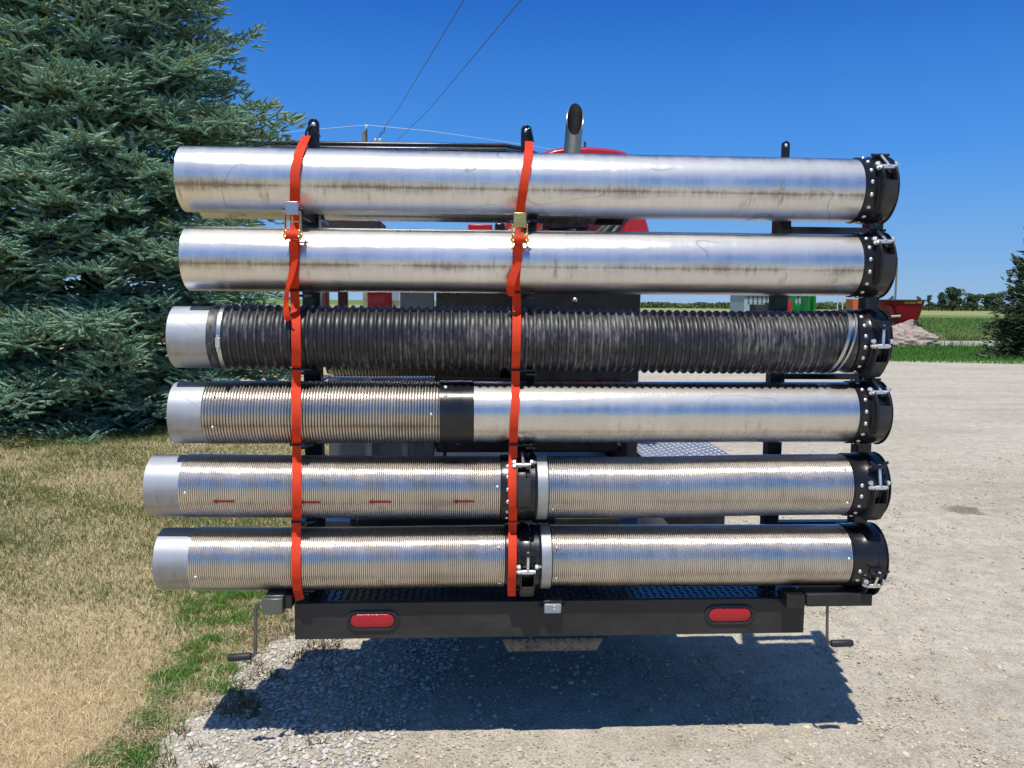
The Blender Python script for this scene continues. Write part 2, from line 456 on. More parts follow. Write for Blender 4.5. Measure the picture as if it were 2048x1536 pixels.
def gravel_mat():
    m, t, b = new_mat('crushed_limestone')
    co = obj_co(t)
    big = noise(t, co, .55, 5, .6)
    tracks = noise(t, co, 1.0, 5, .6, (.35, 1.6, 1))
    mid = noise(t, co, 9, 6, .7)
    v = t.nodes.new('ShaderNodeTexVoronoi'); v.inputs['Scale'].default_value = 75; t.links.new(co, v.inputs['Vector'])
    v2 = t.nodes.new('ShaderNodeTexVoronoi'); v2.inputs['Scale'].default_value = 200; t.links.new(co, v2.inputs['Vector'])
    c = mixc(t, ramp(t, big, [(.35, 0), (.65, 1)]), (.52, .45, .335), (.68, .60, .46))
    c = mixc(t, math_(t, 'MULTIPLY', ramp(t, tracks, [(.42, 0), (.60, 1)]), .7), c, (.72, .65, .525))
    c = mixc(t, math_(t, 'MULTIPLY', ramp(t, mid, [(.36, 1), (.58, 0)]), .55), c, (.33, .28, .21))
    sepc = t.nodes.new('ShaderNodeSeparateColor'); t.links.new(v.outputs['Color'], sepc.inputs[0])
    c = mixc(t, math_(t, 'MULTIPLY', ramp(t, sepc.outputs[0], [(.5, 0), (1, 1)]), .55), c, (.60, .57, .51))
    sepd = t.nodes.new('ShaderNodeSeparateColor'); t.links.new(v2.outputs['Color'], sepd.inputs[0])
    c = mixc(t, math_(t, 'MULTIPLY', ramp(t, sepd.outputs[1], [(.55, 0), (1, 1)]), .6), c, (.20, .18, .15))
    st = ground(1925, 1020)
    mp = t.nodes.new('ShaderNodeMapping'); mp.inputs['Location'].default_value = (-st.x*3.1, -st.y*2.6, 0); mp.inputs['Scale'].default_value = (3.1, 2.6, 1); t.links.new(co, mp.inputs[0])
    vl = t.nodes.new('ShaderNodeVectorMath'); vl.operation = 'LENGTH'; t.links.new(mp.outputs[0], vl.inputs[0])
    sf = ramp(t, math_(t, 'ADD', vl.outputs['Value'], math_(t, 'MULTIPLY', math_(t, 'SUBTRACT', mid, .5), 1.2)), [(.30, .72), (.48, 0)])
    c = mixc(t, sf, c, (.16, .135, .09))
    t.links.new(c, b.inputs['Base Color'])
    b.inputs['Roughness'].default_value = .92; b.inputs['Specular IOR Level'].default_value = .2
    h = math_(t, 'ADD', math_(t, 'MULTIPLY', v.outputs[0], -.5), math_(t, 'MULTIPLY', v2.outputs[0], -.3))
    h = math_(t, 'ADD', h, math_(t, 'MULTIPLY', mid, .8))
    bump(t, b, h, .75, .014)
    return m
MAT['gravel'] = gravel_mat()

def soil_mat(name, a, bcol, c3, scale=1.2):
    m, t, b = new_mat(name)
    co = obj_co(t)
    c = mixc(t, ramp(t, noise(t, co, scale, 6, .65), [(.35, 0), (.65, 1)]), a, bcol)
    c = mixc(t, ramp(t, noise(t, co, scale*22, 4, .7), [(.45, 0), (.7, .7)]), c, c3)
    t.links.new(c, b.inputs['Base Color']); b.inputs['Roughness'].default_value = .9; b.inputs['Specular IOR Level'].default_value = .1
    bump(t, b, noise(t, co, scale*60, 3, .6), .7, .01)
    return m
MAT['lawn'] = soil_mat('dry_lawn_thatch', (.56, .45, .28), (.45, .37, .21), (.26, .23, .10))
MAT['field'] = soil_mat('green_field', (.12, .20, .050), (.17, .235, .07), (.22, .24, .09), .05)
MAT['strip'] = soil_mat('roadside_grass_turf', (.05, .12, .02), (.08, .16, .03), (.12, .15, .05), .8)
MAT['hay'] = soil_mat('pale_tall_crop', (.28, .29, .12), (.36, .34, .16), (.22, .26, .09), .05)
MAT['roadm'] = soil_mat('pale_road_surface', (.38, .36, .32), (.44, .42, .38), (.33, .31, .28), .4)
MAT['rock'] = soil_mat('pinkish_boulder_stone', (.44, .345, .29), (.56, .47, .41), (.28, .21, .17), 1.6)

# ------------------------------------------------------------------ ground
def axis(dense0, dense1, step, lo, hi, grow=1.22):
    a = list(np.arange(dense0, dense1+step/2, step))
    s = step; x = a[0]
    left = []
    while x > lo: s *= grow; x -= s; left.append(max(x, lo))
    s = step; x = a[-1]; right = []
    while x < hi: s *= grow; x += s; right.append(min(x, hi))
    return np.array(left[::-1]+a+right)
def edge_x(y):
    """x of the lawn / gravel border at depth y"""
    ys = np.array([-40, 0, 2.2, 2.55, 2.9, 3.3, 3.8, 4.5, 6, 9, 22, 60]); xs = np.array([-1.6, -1.35, -1.22, -1.13, -1.02, -.90, -.82, -.85, -1.0, -1.15, -1.5, -2])
    return np.interp(y, ys, xs)

def sheet(name, xs, ys, zf, mat, keep=None):
    X, Y = np.meshgrid(xs, ys)
    Z = zf(X, Y)
    V = np.stack([X, Y, Z], -1).reshape(-1, 3)
    nx, ny = len(xs), len(ys)
    i = np.arange(nx-1)[None, :] + nx*np.arange(ny-1)[:, None]
    F = np.stack([i, i+1, i+nx+1, i+nx], -1).reshape(-1, 4)
    if keep is not None:
        c = V[F].mean(1); F = F[keep(c[:, 0], c[:, 1])]
    o = raw_mesh(name, V, F, mat, smooth=True)
    tag(o, kind='structure')
    return o
def gz(X, Y):
    near = np.clip(1.6-np.hypot(X, Y-3)/7, 0, 1)
    return 0.004 + near*(.010*(fbm(X*3, Y*3, 3)-.5) + .010*(fbm(X*24, Y*24, 5, 3)-.5))
# one sheet to the horizon
o = sheet('field', np.array([-3000, -400, -60, 0, 60, 400, 3000.]), np.array([-300, -40, 0, 40, 120, 600, 4500.]), lambda X, Y: X*0-.02, MAT['field'])
yard_far = lambda x: np.interp(x, [-40, 2, 5, 9.5, 14, 20, 60], [23.5, 23.4, 22.9, 22.2, 21.2, 20.0, 14])
sheet('gravel_yard', axis(-1.9, 3.4, .016, -9, 60), axis(2.1, 6.2, .02, -30, 24.2), gz, MAT['gravel'],
      keep=lambda x, y: (y < yard_far(x)+.15*np.sin(x*2.1)) & (x > edge_x(y)-.8))
lz = lambda X, Y: .012 + .012*(fbm(X*2, Y*2, 9)-.5)
ys_ = axis(2, 10, .025, -20, 40); ts_ = np.concatenate([np.arange(0, 1.2, .04), np.geomspace(1.25, 60, 40)])
TT, YY = np.meshgrid(ts_, ys_)
XX = edge_x(YY) + .22*(fbm(YY*6, YY*0+.5, 61)-.5) + .10*(fbm(YY*31, YY*0+2.5, 62, 2)-.5) - TT
LV = np.stack([XX, YY, lz(XX, YY)-.010*np.exp(-TT/.03)], -1).reshape(-1, 3)
nx_ = len(ts_); i_ = np.arange(nx_-1)[None, :] + nx_*np.arange(len(ys_)-1)[:, None]
tag(raw_mesh('lawn', LV, np.stack([i_, i_+nx_, i_+nx_+1, i_+1], -1).reshape(-1, 4), MAT['lawn'], smooth=True), kind='structure')
# grass verge between yard and road, road, crop strip
V0 = ground(1900, 688); V1 = ground(1900, 677)
def strip_sheet(name, y0, y1, z, mat, x0=-80, x1=260, slope=0.0, wob=0):
    xs = np.linspace(x0, x1, 90)
    V = []; 
    for x in xs:
        k = wob*(fbm(x*.8, 3.3, 2)-.5)
        a = (y0(x) if callable(y0) else y0) + slope*x + k; b_ = (y1(x) if callable(y1) else y1) + slope*x
        V += [(x, a, z), (x, b_, z)]
    V = np.array(V); n = len(xs)
    F = np.array([(2*i, 2*i+2, 2*i+3, 2*i+1) for i in range(n-1)])
    return tag(raw_mesh(name, V, F, mat), kind='structure')
strip_sheet('verge', lambda x: yard_far(x)-.4, 36, -.008, MAT['strip'], 0, 160)
strip_sheet('road', 30.5, 34.8, .0, MAT['roadm'], -100, 300, 0.0, .6)
strip_sheet('crop_strip', 120, 260, .0, MAT['hay'], -400, 700)

# ------------------------------------------------------------------ grass and stones (stuff)
def blades(name, P, h, wdt, tint, lean=.5, label=None, cat=None, seg=True):
    n = len(P)
    az = rng.uniform(0, 2*math.pi, n); ln = lean*rng.uniform(.2, 1.3, n)
    fa = rng.uniform(0, 2*math.pi, n)
    side = np.stack([np.cos(fa), np.sin(fa), np.zeros(n)], -1)*(wdt/2)[:, None]
    d = np.stack([np.cos(az), np.sin(az), np.zeros(n)], -1)
    mid = P + d*(h*ln*.35)[:, None] + np.array([0, 0, 1])*(h*.55*np.cos(ln*.5))[:, None]
    tip = P + d*(h*ln)[:, None] + np.array([0, 0, 1])*(h*np.clip(1-.45*ln, .12, 1))[:, None]
    V = np.stack([P-side, P+side, mid+side*.8, mid-side*.8, tip], 1).reshape(-1, 3)
    b0 = np.arange(n)*5
    F = np.concatenate([np.stack([b0, b0+1, b0+2], -1), np.stack([b0, b0+2, b0+3], -1), np.stack([b0+3, b0+2, b0+4], -1)])
    o = raw_mesh(name, V, F, MAT['blade'], tint=np.repeat(tint, 5, 0))
    tag(o, label, cat, kind='stuff')
    return o

GREEN_SPOTS = [(440, 1240, .14, 1.4), (530, 1225, .06, .9), (425, 1290, .07, .7), (300, 1450, .07, .7), (370, 1310, .06, .7), (455, 1345, .05, .6), (455, 1215, .17, 1.5), (500, 1190, .14, 1.3), (400, 1340, .11, 1.2), (345, 1365, .07, .9), (335, 1400, .06, 1.0), (240, 1530, .09, .9), (400, 1190, .12, .9), (430, 1385, .05, .8)]
GS = [(ground(a, b_), r, k) for a, b_, r, k in GREEN_SPOTS]
def greenness(x, y):
    g = np.clip((y-3.0)/1.8, 0, 1)*.92 + np.clip((-2.0-x)/1.6, 0, 1)*.10*np.clip((y-2.8), 0, 1)
    n = fbm(x*.9+.4*y, y*1.3, 21, 4)
    g = g + (n-.47)*2.2*np.clip((y-2.4)/2, .12, 1)
    g = g - .25*np.exp(-((y-8.6)/.5)**2)
    g = g + .9*np.clip((y-8.55-.25*np.sin(x*1.7))/.3, 0, 1)
    for c, r, k in GS:
        g = g + k*np.exp(-(((x-c.x)**2+(y-c.y)**2)/r**2))*(.3+1.4*fbm(x*9, y*9, 33, 3))
    return np.clip(g, 0, 1.4)
def lawn_points(n, y0, y1):
    y = y0 + (y1-y0)*rng.random(n)**1.35
    ex = edge_x(y)
    lo = -.66*y-.9
    x = lo + (ex+.10-lo)*rng.random(n)
    jag = ex + .12*(fbm(y*5, x*5, 31)-.5)*2
    k = x < jag
    return x[k], y[k]
x, y = lawn_points(210000, 2.1, 10.5)
g = greenness(x, y)
dry = np.array([.86, .71, .47])*(.65+.6*rng.random(len(x)))[:, None]
dry *= np.array([1, 1, 1])+np.stack([np.zeros(len(x)), rng.uniform(-.06, .04, len(x)), rng.uniform(-.2, .1, len(x))], -1)
grn = np.array([.125, .165, .036])*(.6+.8*rng.random(len(x)))[:, None]
pick = (rng.random(len(x)) < g*.85)[:, None]
tint = np.where(pick, grn, dry)
h = np.where(pick[:, 0], .032+.024*rng.random(len(x)), .026+.040*rng.random(len(x)))*(1+.05*(y-2.5))
wd = .0019*(1+.20*(y-2.3))*rng.uniform(.7, 1.3, len(x))
blades('lawn_grass', np.stack([x, y, np.full(len(x), .008)], -1), h, wd, tint, 1.25,
       'dry tan and olive lawn grass left of the gravel, under the big spruce', 'grass')
# lush tufts at the lawn's edge
px, py, ph = [], [], []
for c, r, k in GS:
    n = int(11000*r)
    a = rng.normal(0, r*.62, (n, 2))*np.array([1.25, 1]); q_ = fbm((c.x+a[:, 0])*11, (c.y+a[:, 1])*11, 35, 3) > .36+.25*rng.random(n)-.1; a = a[q_]; px += list(c.x+a[:, 0]); py += list(c.y+a[:, 1]); ph += list(np.full(len(a), .03+.2*min(r, .14)))
px, py, ph = map(np.array, (px, py, ph))
kk = px < edge_x(py)+.22
px, py, ph = px[kk], py[kk], ph[kk]
n = len(px)
blades('weedy_grass', np.stack([px, py, np.full(n, .004)], -1), ph*rng.uniform(.6, 1.25, n), .0032*rng.uniform(.7, 1.4, n),
       np.array([.16, .33, .055])*(.55+.9*rng.random(n))[:, None], .9, 'lush green weedy tufts along the lawn edge beside the gravel', 'grass')
# sparse weeds in the coarse gravel
n = 18000
x = rng.uniform(-1.35, -.15, n); y = rng.uniform(2.3, 4.0, n)
k = (fbm(x*6, y*6, 77) > .47+.35*np.clip(x-edge_x(y), 0, 1)) & (x > edge_x(y)-.2) & (x < edge_x(y)+.65)
x, y = x[k], y[k]; n = len(x)
blades('gravel_weeds', np.stack([x, y, np.full(n, .004)], -1), rng.uniform(.02, .06, n), .0036*rng.uniform(.7, 1.4, n),
       np.where(rng.random(n)[:, None] < .35, np.array([.12, .19, .05]), np.array([.22, .14, .07]))*(.6+.7*rng.random(n))[:, None], 1.2,
       'sparse half dead weeds growing through the coarse gravel', 'weeds')
# verge on the far side of the yard
n = 26000
x = rng.uniform(5, 24, n); y = yard_far(x) + rng.random(n)**1.3*8.5-.1
nn = fbm(x*.7, y*.7, 41)
tall = np.exp(-((x-ground(1850, 690).x)/1.6)**2-((y-29)/1.5)**2)
k = (y < 30.3)
x, y, nn, tall = x[k], y[k], nn[k], tall[k]; n = len(x)
blades('verge_grass', np.stack([x, y, np.full(n, -.006)], -1), (.06+.16*nn+.3*tall)*rng.uniform(.6, 1.3, n), .014*rng.uniform(.7, 1.5, n),
       (np.array([.10, .24, .035])*(.6+.8*rng.random(n))[:, None])*np.array([1, 1, 1]), .7, 'bright green roadside grass between the yard and the road', 'grass')
n = 30000
y = 35.2 + rng.random(n)**1.6*60; x = y*rng.uniform(.28, .72, n)
nn = fbm(x*.15, y*.15, 43)
blades('field_grass', np.stack([x, y, np.full(n, -.02)], -1), (.18+.35*nn*np.clip(1-(y-35)/14, 0, 1))*rng.uniform(.7, 1.3, n), .03*(y/36)*rng.uniform(.7, 1.5, n),
       np.where(rng.random(n)[:, None] < .5*np.clip(1-(y[:, None]-35)/12, 0, 1)+.05, np.array([.40, .38, .15]), np.array([.14, .26, .055]))*(.65+.6*rng.random(n))[:, None], .6,
       'tall green meadow grass beyond the road', 'grass')

ICO_V = np.array([(-1,1.618,0),(1,1.618,0),(-1,-1.618,0),(1,-1.618,0),(0,-1,1.618),(0,1,1.618),(0,-1,-1.618),(0,1,-1.618),(1.618,0,-1),(1.618,0,1),(-1.618,0,-1),(-1.618,0,1)])/1.9
ICO_F = np.array([(0,11,5),(0,5,1),(0,1,7),(0,7,10),(0,10,11),(1,5,9),(5,11,4),(11,10,2),(10,7,6),(7,1,8),(3,9,4),(3,4,2),(3,2,6),(3,6,8),(3,8,9),(4,9,5),(2,4,11),(6,2,10),(8,6,7),(9,8,1)])
def stones(name, P, size, tint, label):
    n = len(P)
    V = ICO_V[None]*rng.uniform(.62, 1.15, (n, 12, 1))*(size[:, None]*rng.uniform(.6, 1.25, (n, 3)))[:, None, :]*np.array([1, 1, .6])
    a = rng.uniform(0, 2*math.pi, n); ca, sa = np.cos(a), np.sin(a)
    V = np.stack([V[..., 0]*ca[:, None]-V[..., 1]*sa[:, None], V[..., 0]*sa[:, None]+V[..., 1]*ca[:, None], V[..., 2]], -1)
    V = (V + P[:, None, :]).reshape(-1, 3)
    F = (ICO_F[None]+(np.arange(n)*12)[:, None, None]).reshape(-1, 3)
    tag(raw_mesh(name, V, F, MAT['stone'], tint=np.repeat(tint, 12, 0)), label, 'gravel', kind='stuff')
n = 70000
y = 2.05 + 6.5*rng.random(n)**2.2; x = edge_x(y)-.05 + (.72*y+.4-edge_x(y))*rng.random(n)
nn = fbm(x*2.2, y*2.2, 51)
k = rng.random(n) < np.clip((nn-.30)*3.2, .12, 1)
x, y = x[k], y[k]; n = len(x)
size = .0034*np.exp(rng.normal(0, .52, n))*(1+.10*(y-2))
size = np.clip(size, .0015, .016)
g = rng.uniform(.55, 1.25, n)
stones('gravel_stones', np.stack([x, y, .004+size*.12], -1), size, np.array([.60, .52, .40])*g[:, None]*np.stack([np.ones(n), rng.uniform(.95, 1.02, n), rng.uniform(.88, 1.06, n)], -1),
       'scattered limestone chips over the packed gravel yard')
n = 15000
y = 2.1 + 2.4*rng.random(n)**1.5; x = edge_x(y)-.12 + .95*rng.random(n)**1.25
size = np.clip(.0066*np.exp(rng.normal(0, .38, n)), .0032, .0145)
g = rng.uniform(.6, 1.25, n)
stones('coarse_gravel', np.stack([x, y, .005+size*.2], -1), size, np.array([.61, .57, .50])*g[:, None], 'coarse white gravel chips beside the lawn edge')

# ------------------------------------------------------------------ spruces
def spruce(label, loc, H, R, zvis, seed, K=44, dens=1.0, base=(.30, .49, .33), scale=1.0, extra=()):
    r_ = np.random.default_rng(seed)
    root = thing('spruce_tree', label, 'tree', loc)
    b = MB()
    b.path([(0, 0, -.05), (0, 0, H*.3), (0, 0, H*.97)], [.028*H*.8, .02*H*.8, .004], 12)
    b.build('trunk', MAT['bark'], root)
    S0, SD, SL = [], [], []
    tw = MB()
    specs = []
    z = .22
    while z < H-.3:
        nb = int((15 if z < zvis else 6)*dens)
        for k in range(max(4, nb)):
            a = 2*math.pi*(k+r_.random()*.8)/max(4, nb) + z*3.1
            L = R*max(.05, (1-(z/H)))**.88*r_.uniform(.80, 1.10)+.08
            specs.append((z+r_.uniform(-.1, .1), a, L))
        z += .25 if z < zvis else .45
    specs += list(extra)
    for (z0, a, L) in specs:
        e0 = math.radians(np.interp(z0/H, [0, .25, .6, 1], [-7, 2, 18, 45]) + r_.uniform(-7, 7))
        ca, sa = math.cos(a), math.sin(a)
        back = (sa > .35)
        def bp(s):
            u = s/L
            return np.array([ca*s, sa*s, z0 + s*math.tan(e0) - .10*L*(u**2) + .16*L*max(0, u-.55)**1.5])
        tw.path([tuple(bp(L*q)) for q in (0, .35, .7, .97)], [.018*scale+.006*L, .013+.003*L, .008, .004], 5)
        s = max(.30*L, .1)
        step = .125*scale*(1.9 if back else 1.0)
        while s < L:
            p = bp(s); q = bp(min(s+.05, L+.05)); d = (q-p)/np.linalg.norm(q-p)
            hz = np.array([-sa, ca, 0.0]); upv = np.cross(d, hz); upv = upv if upv[2] > 0 else -upv
            for sgn in (-1, 1):
                ang = math.radians(np.interp(s/L, [0, 1], [66, 32])+r_.uniform(-10, 10))
                l = min(.62*scale, (.50*(L-s)+.20*scale)*r_.uniform(.65, 1.15))
                bd = d*math.cos(ang) + hz*sgn*math.sin(ang) + upv*r_.uniform(-.35, .40); bd /= np.linalg.norm(bd)
                t = .05*scale
                alt = 1
                pn = np.cross(bd, upv); pn /= np.linalg.norm(pn)
                while t < l:
                    sag = -.20*t*t/max(l, .1)
                    pp = p + bd*t + np.array([0, 0, sag])
                    for sg2 in (1, -1):
                        a2 = math.radians(r_.uniform(38, 64))
                        sd = bd*math.cos(a2) + pn*sg2*math.sin(a2) + upv*r_.uniform(-.20, .75)
                        S0.append(pp); SD.append(sd/np.linalg.norm(sd)); SL.append(r_.uniform(.12, .20)*scale)
                    t += .14*scale*(1.5 if back else 1.0)
                sd = bd + upv*r_.uniform(0, .45)
                S0.append(p+bd*l+np.array([0, 0, -.2*l])); SD.append(sd/np.linalg.norm(sd)); SL.append(r_.uniform(.10, .17)*scale)
            s += step*r_.uniform(.8, 1.2)
        sd = bp(L)-bp(L*.95); sd = sd/np.linalg.norm(sd) + np.array([0, 0, .25])
        for j in range(4):
            dd = sd + r_.normal(0, .38, 3)*(j > 0)
            S0.append(bp(L)); SD.append(dd/np.linalg.norm(dd)); SL.append(r_.uniform(.12, .20)*scale)
    tw.build('branches', MAT['bark'], root, fix=False)
    print(label[:20], 'shoots', len(S0)); S0 = np.array(S0); SD = np.array(SD); SL = np.array(SL)
    n = len(S0)
    ax = np.where(np.abs(SD[:, 2:3]) < .9, np.array([[0, 0, 1.]]), np.array([[1., 0, 0]]))
    U = np.cross(SD, ax); U /= np.linalg.norm(U, axis=1)[:, None]; Wv = np.cross(SD, U)
    t = (np.arange(K)+.5)/K
    az = np.arange(K)*2.39996
    spread = np.interp(t, [0, .75, 1], [.95, .80, .30])
    nl = np.interp(t, [0, .2, .8, 1], [.020, .025, .024, .018])*scale
    jit = r_.normal(0, .14, (n, K))
    rad = U[:, None, :]*np.cos(az)[None, :, None] + Wv[:, None, :]*np.sin(az)[None, :, None]
    sp = spread[None, :]+jit
    nd = SD[:, None, :]*np.cos(sp)[..., None] + rad*np.sin(sp)[..., None]
    corer = .010*scale*np.interp(t, [0, .15, .8, 1], [.5, 1, .9, .3])
    base_p = S0[:, None, :] + SD[:, None, :]*(t[None, :]*SL[:, None])[..., None] + rad*corer[None, :, None]*.7
    tip = base_p + nd*nl[None, :, None]
    wd = np.cross(nd, rad); wl = np.linalg.norm(wd, axis=2, keepdims=True); wd = wd/np.maximum(wl, 1e-6)
    wd = wd*(.0034*scale)
    V = np.stack([base_p-wd, base_p+wd, tip], 2).reshape(-1, 3)
    F = np.arange(n*K*3).reshape(-1, 3)
    # the packed inner needles of each shoot read as a plump core
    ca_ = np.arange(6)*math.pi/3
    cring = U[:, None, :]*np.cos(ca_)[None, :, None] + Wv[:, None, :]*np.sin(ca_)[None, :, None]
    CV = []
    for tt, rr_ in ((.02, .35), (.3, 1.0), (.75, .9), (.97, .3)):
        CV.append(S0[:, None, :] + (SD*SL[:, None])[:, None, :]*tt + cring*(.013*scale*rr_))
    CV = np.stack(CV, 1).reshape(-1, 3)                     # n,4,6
    cf = []
    for q_ in range(3):
        for k in range(6):
            a0, a1 = q_*6+k, q_*6+(k+1) % 6
            cf += [(a0, a1, a1+6), (a0, a1+6, a0+6)]
    CF = (np.array(cf)[None]+(np.arange(n)*24)[:, None, None]).reshape(-1, 3) + len(V)
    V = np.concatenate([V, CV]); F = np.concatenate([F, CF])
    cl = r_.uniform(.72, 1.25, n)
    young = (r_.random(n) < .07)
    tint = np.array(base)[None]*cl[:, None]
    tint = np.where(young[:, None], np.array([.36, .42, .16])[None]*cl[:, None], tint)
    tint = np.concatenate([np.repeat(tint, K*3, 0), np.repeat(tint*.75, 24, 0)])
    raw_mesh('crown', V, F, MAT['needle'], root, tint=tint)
    return root
tc = at(205, 700, 11.2)
spruce('large blue green spruce with layered branches filling the left side behind the pipes', (tc.x, 11.2, 0), 11.6, 2.75, 6.3, 11,
       extra=[(3.75, -.12, 2.6), (3.7, -.3, 2.5), (3.65, .08, 2.35), (3.05, -.18, 2.75), (3.0, .05, 2.6), (2.8, -.35, 2.6), (3.6, -.5, 2.4), (2.4, -.6, 2.7), (2.2, -.2, 2.75), (1.9, -.45, 2.8)])
tr = at(2116, 700, 23.5)
spruce('dark young spruce at the right edge beyond the gravel yard', (tr.x, 23.5, 0), 4.6, 2.1, 4.6, 23, K=30, dens=1.2, base=(.07, .115, .045), scale=1.35)

# ------------------------------------------------------------------ pipes on the rack
RY, RR = 2.72, .1028
class Bend:
    def __init__(s, pts, Y, r, z0):
        xs, zs = [], []
        for px, py in pts:
            p = at(px, py, Y); xs.append(p.x); zs.append(p.z-z0)
        s.x = np.array(xs); s.z = np.array(zs)
    def __call__(s, X):
        # smooth interpolation
        X = np.asarray(X, float); y = 0
        for d in (-.12, -.06, 0, .06, .12): y = y + np.interp(X+d, s.x, s.z)
        return y/5
def front_x(px, py, Y=RY, r=RR):
    return at(px, py, Y-r).x

def ring(mb, x0, x1, r, zc, n=64, t=.004, lip=0.0):
    mb.rev([(x0, r-t), (x0, r), (x1, r), (x1, r-t), (x0, r-t)], n, zc)

def latch(parent, xc, zc, R, phi, rodlen=.075):
    if phi > 20: rodlen = .064
    """over-centre wing bolt latch; phi = angle of the pivot pin above the horizontal, on the camera side"""
    z0 = float(zc(np.array([xc]))[0])
    def pt(x, ph, rad):                     # point on the coupler's cylinder
        return Vector((x, -rad*math.cos(ph), z0+rad*math.sin(ph)))
    root = MB()
    ph0 = math.radians(phi)
    hw = .0215
    # side cheeks and cover of the bracket
    for sx in (-1, 1):
        V = []; F = []; m = 9
        for side in (0, 1):
            for i in range(m):
                ph = ph0+math.radians(8-80*i/(m-1))
                hgt = np.interp(i/(m-1), [0, .2, .75, 1], [.020, .029, .027, .005])
                xx = xc+sx*hw+(.0018 if side else -.0018)
                V += [pt(xx, ph, R-.001), pt(xx, ph, R+hgt)]
        def idx(sd, i, k): return sd*2*m+2*i+k
        for i in range(m-1):
            for sd in (0, 1): F.append((idx(sd, i, 0), idx(sd, i+1, 0), idx(sd, i+1, 1), idx(sd, i, 1)))
            F.append((idx(0, i, 1), idx(0, i+1, 1), idx(1, i+1, 1), idx(1, i, 1)))
        F.append((idx(0, 0, 0), idx(0, 0, 1), idx(1, 0, 1), idx(1, 0, 0))); F.append((idx(0, m-1, 0), idx(0, m-1, 1), idx(1, m-1, 1), idx(1, m-1, 0)))
        root.add([tuple(v) for v in V], F)
    V = []; F = []; m = 6
    for i in range(m):
        ph = ph0+math.radians(-22-50*i/(m-1)); hgt = np.interp(i/(m-1), [0, .7, 1], [.0300, .0275, .006])
        for sx in (-1, 1):
            V += [pt(xc+sx*(hw-.002), ph, R+hgt), pt(xc+sx*(hw-.002), ph, R+hgt-.003)]
    for i in range(m-1):
        a = 4*i; b_ = 4*(i+1)
        F += [(a, a+2, b_+2, b_), (a+1, b_+1, b_+3, a+3)]
    F.append((0, 1, 3, 2))
    root.add([tuple(v) for v in V], F)
    # lug block welded on the upper side
    t_up = Vector((0, math.sin(ph0), math.cos(ph0))); nrm = Vector((0, -math.cos(ph0), math.sin(ph0)))
    pin = pt(xc, ph0, R+.017)
    end = pin + t_up*rodlen - nrm*(.027 if phi > 20 else .004)
    phl = math.atan2(end.z-z0, -end.y)
    br = root.build('bracket', MAT['bracket'], None, bevel=.0008)
    L = thing_child('latch', parent, pin)
    adopt(br, L)
    m1 = MB(); m1.cyl(pin-Vector((.0245, 0, 0)), pin+Vector((.0245, 0, 0)), .0078, n=14)
    adopt(m1.build('cross_pin', MAT['chrome']), L)
    m2 = MB(); m2.path([pin+nrm*.002, pin+t_up*.010+nrm*.002, end+t_up*.008], [.008, .0048, .0048], 10)
    adopt(m2.build('rod', MAT['chrome']), L)
    m3 = MB()
    # wing nut: hub and two flared wings
    m3.cyl(end-t_up*.007, end+t_up*.006, .010, .008, 12)
    for sx in (-1, 1):
        w0 = end+Vector((sx*.006, 0, 0)); w1 = end+Vector((sx*.030, 0, 0))+t_up*(.006 if phi > 20 else .016)
        m3.path([w0, (w0+w1)/2-t_up*.003, w1], [.0065, .0055, .0045], 8)
    adopt(m3.build('wing_nut', MAT['black']), L)
    m4 = MB()
    radl = min(R+.012, (end-Vector((end.x, 0, z0))).length)
    rot = Matrix.Rotation(-(phl), 4, 'X')
    c = pt(xc, phl, R+.006)
    m4.box(tuple(c-Vector((.024, .009, .007))), tuple(c+Vector((.024, .009, .007))), rot, tuple(c))
    adopt(m4.build('lug', MAT['black'], bevel=.0015), L)
    for sx, dph in ((-1, 0.0), (-1, .13), (1, .13)):
        q = pt(xc+sx*(hw+.003), ph0+dph, R+.013)
        mb = MB(); mb.cyl(q, q+Vector((sx*.008, 0, 0)), .0082, n=6); mb.dome(q+Vector((sx*.008, 0, 0)), (sx, 0, 0), .006, .006, 8)
        adopt(mb.build('bolt', MAT['chrome'], angle=25), L)
    q = pt(xc+hw+.016, ph0+.13, R+.012)
    mb = MB(); mb.cyl(q, q+Vector((.008, 0, 0)), .006, .0025, 8); adopt(mb.build('bolt', MAT['chrome']), L)
    return L
def thing_child(name, parent, p):
    o = bpy.data.objects.new(name, None); COL.objects.link(o); o.parent = parent; o.location = p; o.empty_display_size = .03
    return o
def adopt(o, par):
    o.parent = par; o.location = Vector(o.location) - par.location
    return o

def coupler(parent, x0, x1, zc, r, phi=None, rivet_phis=None, rod=.075, seg=False, flat=False):
    """black steel coupler between x0 and x1, riveted on its left edge"""
    L = x1-x0; R1 = r+.0045; R2 = r+.009
    m = MB()
    if flat: prof = [(x0, r-.002), (x0, R1), (x1, R1), (x1, r-.006)]
    else: prof = [(x0-.004, r-.002), (x0, R1), (x0+L*.36, R1), (x0+L*.40, R2-.002), (x0+L*.68, R2-.002), (x0+L*.72, R1-.001), (x0+L*.95, R1-.001), (x0+L*.97, R1+.004), (x1, R1+.003), (x1, r-.008), (x1-.03, r-.010)]
    m.rev(prof, 72, zc)
    # axial weld / split line
    ob = m.build('coupler', MAT['black'], parent, angle=30)
    z0 = float(zc(np.array([x0+.01]))[0])
    xr = x0+L*.17
    if rivet_phis is None: rivet_phis = range(-80, 100, 22)
    for a in rivet_phis:
        ph = math.radians(a)
        n_ = Vector((0, -math.cos(ph), math.sin(ph)))
        mb = MB(); mb.dome(Vector((xr, 0, z0))+n_*(R1-.0005), n_, .0072, .0045, 10)
        mb.build('rivet', MAT['chrome'], ob)
    if phi is not None:
        latch(parent, x0+L*.60, zc, R2-.002, phi, rod)
    return ob

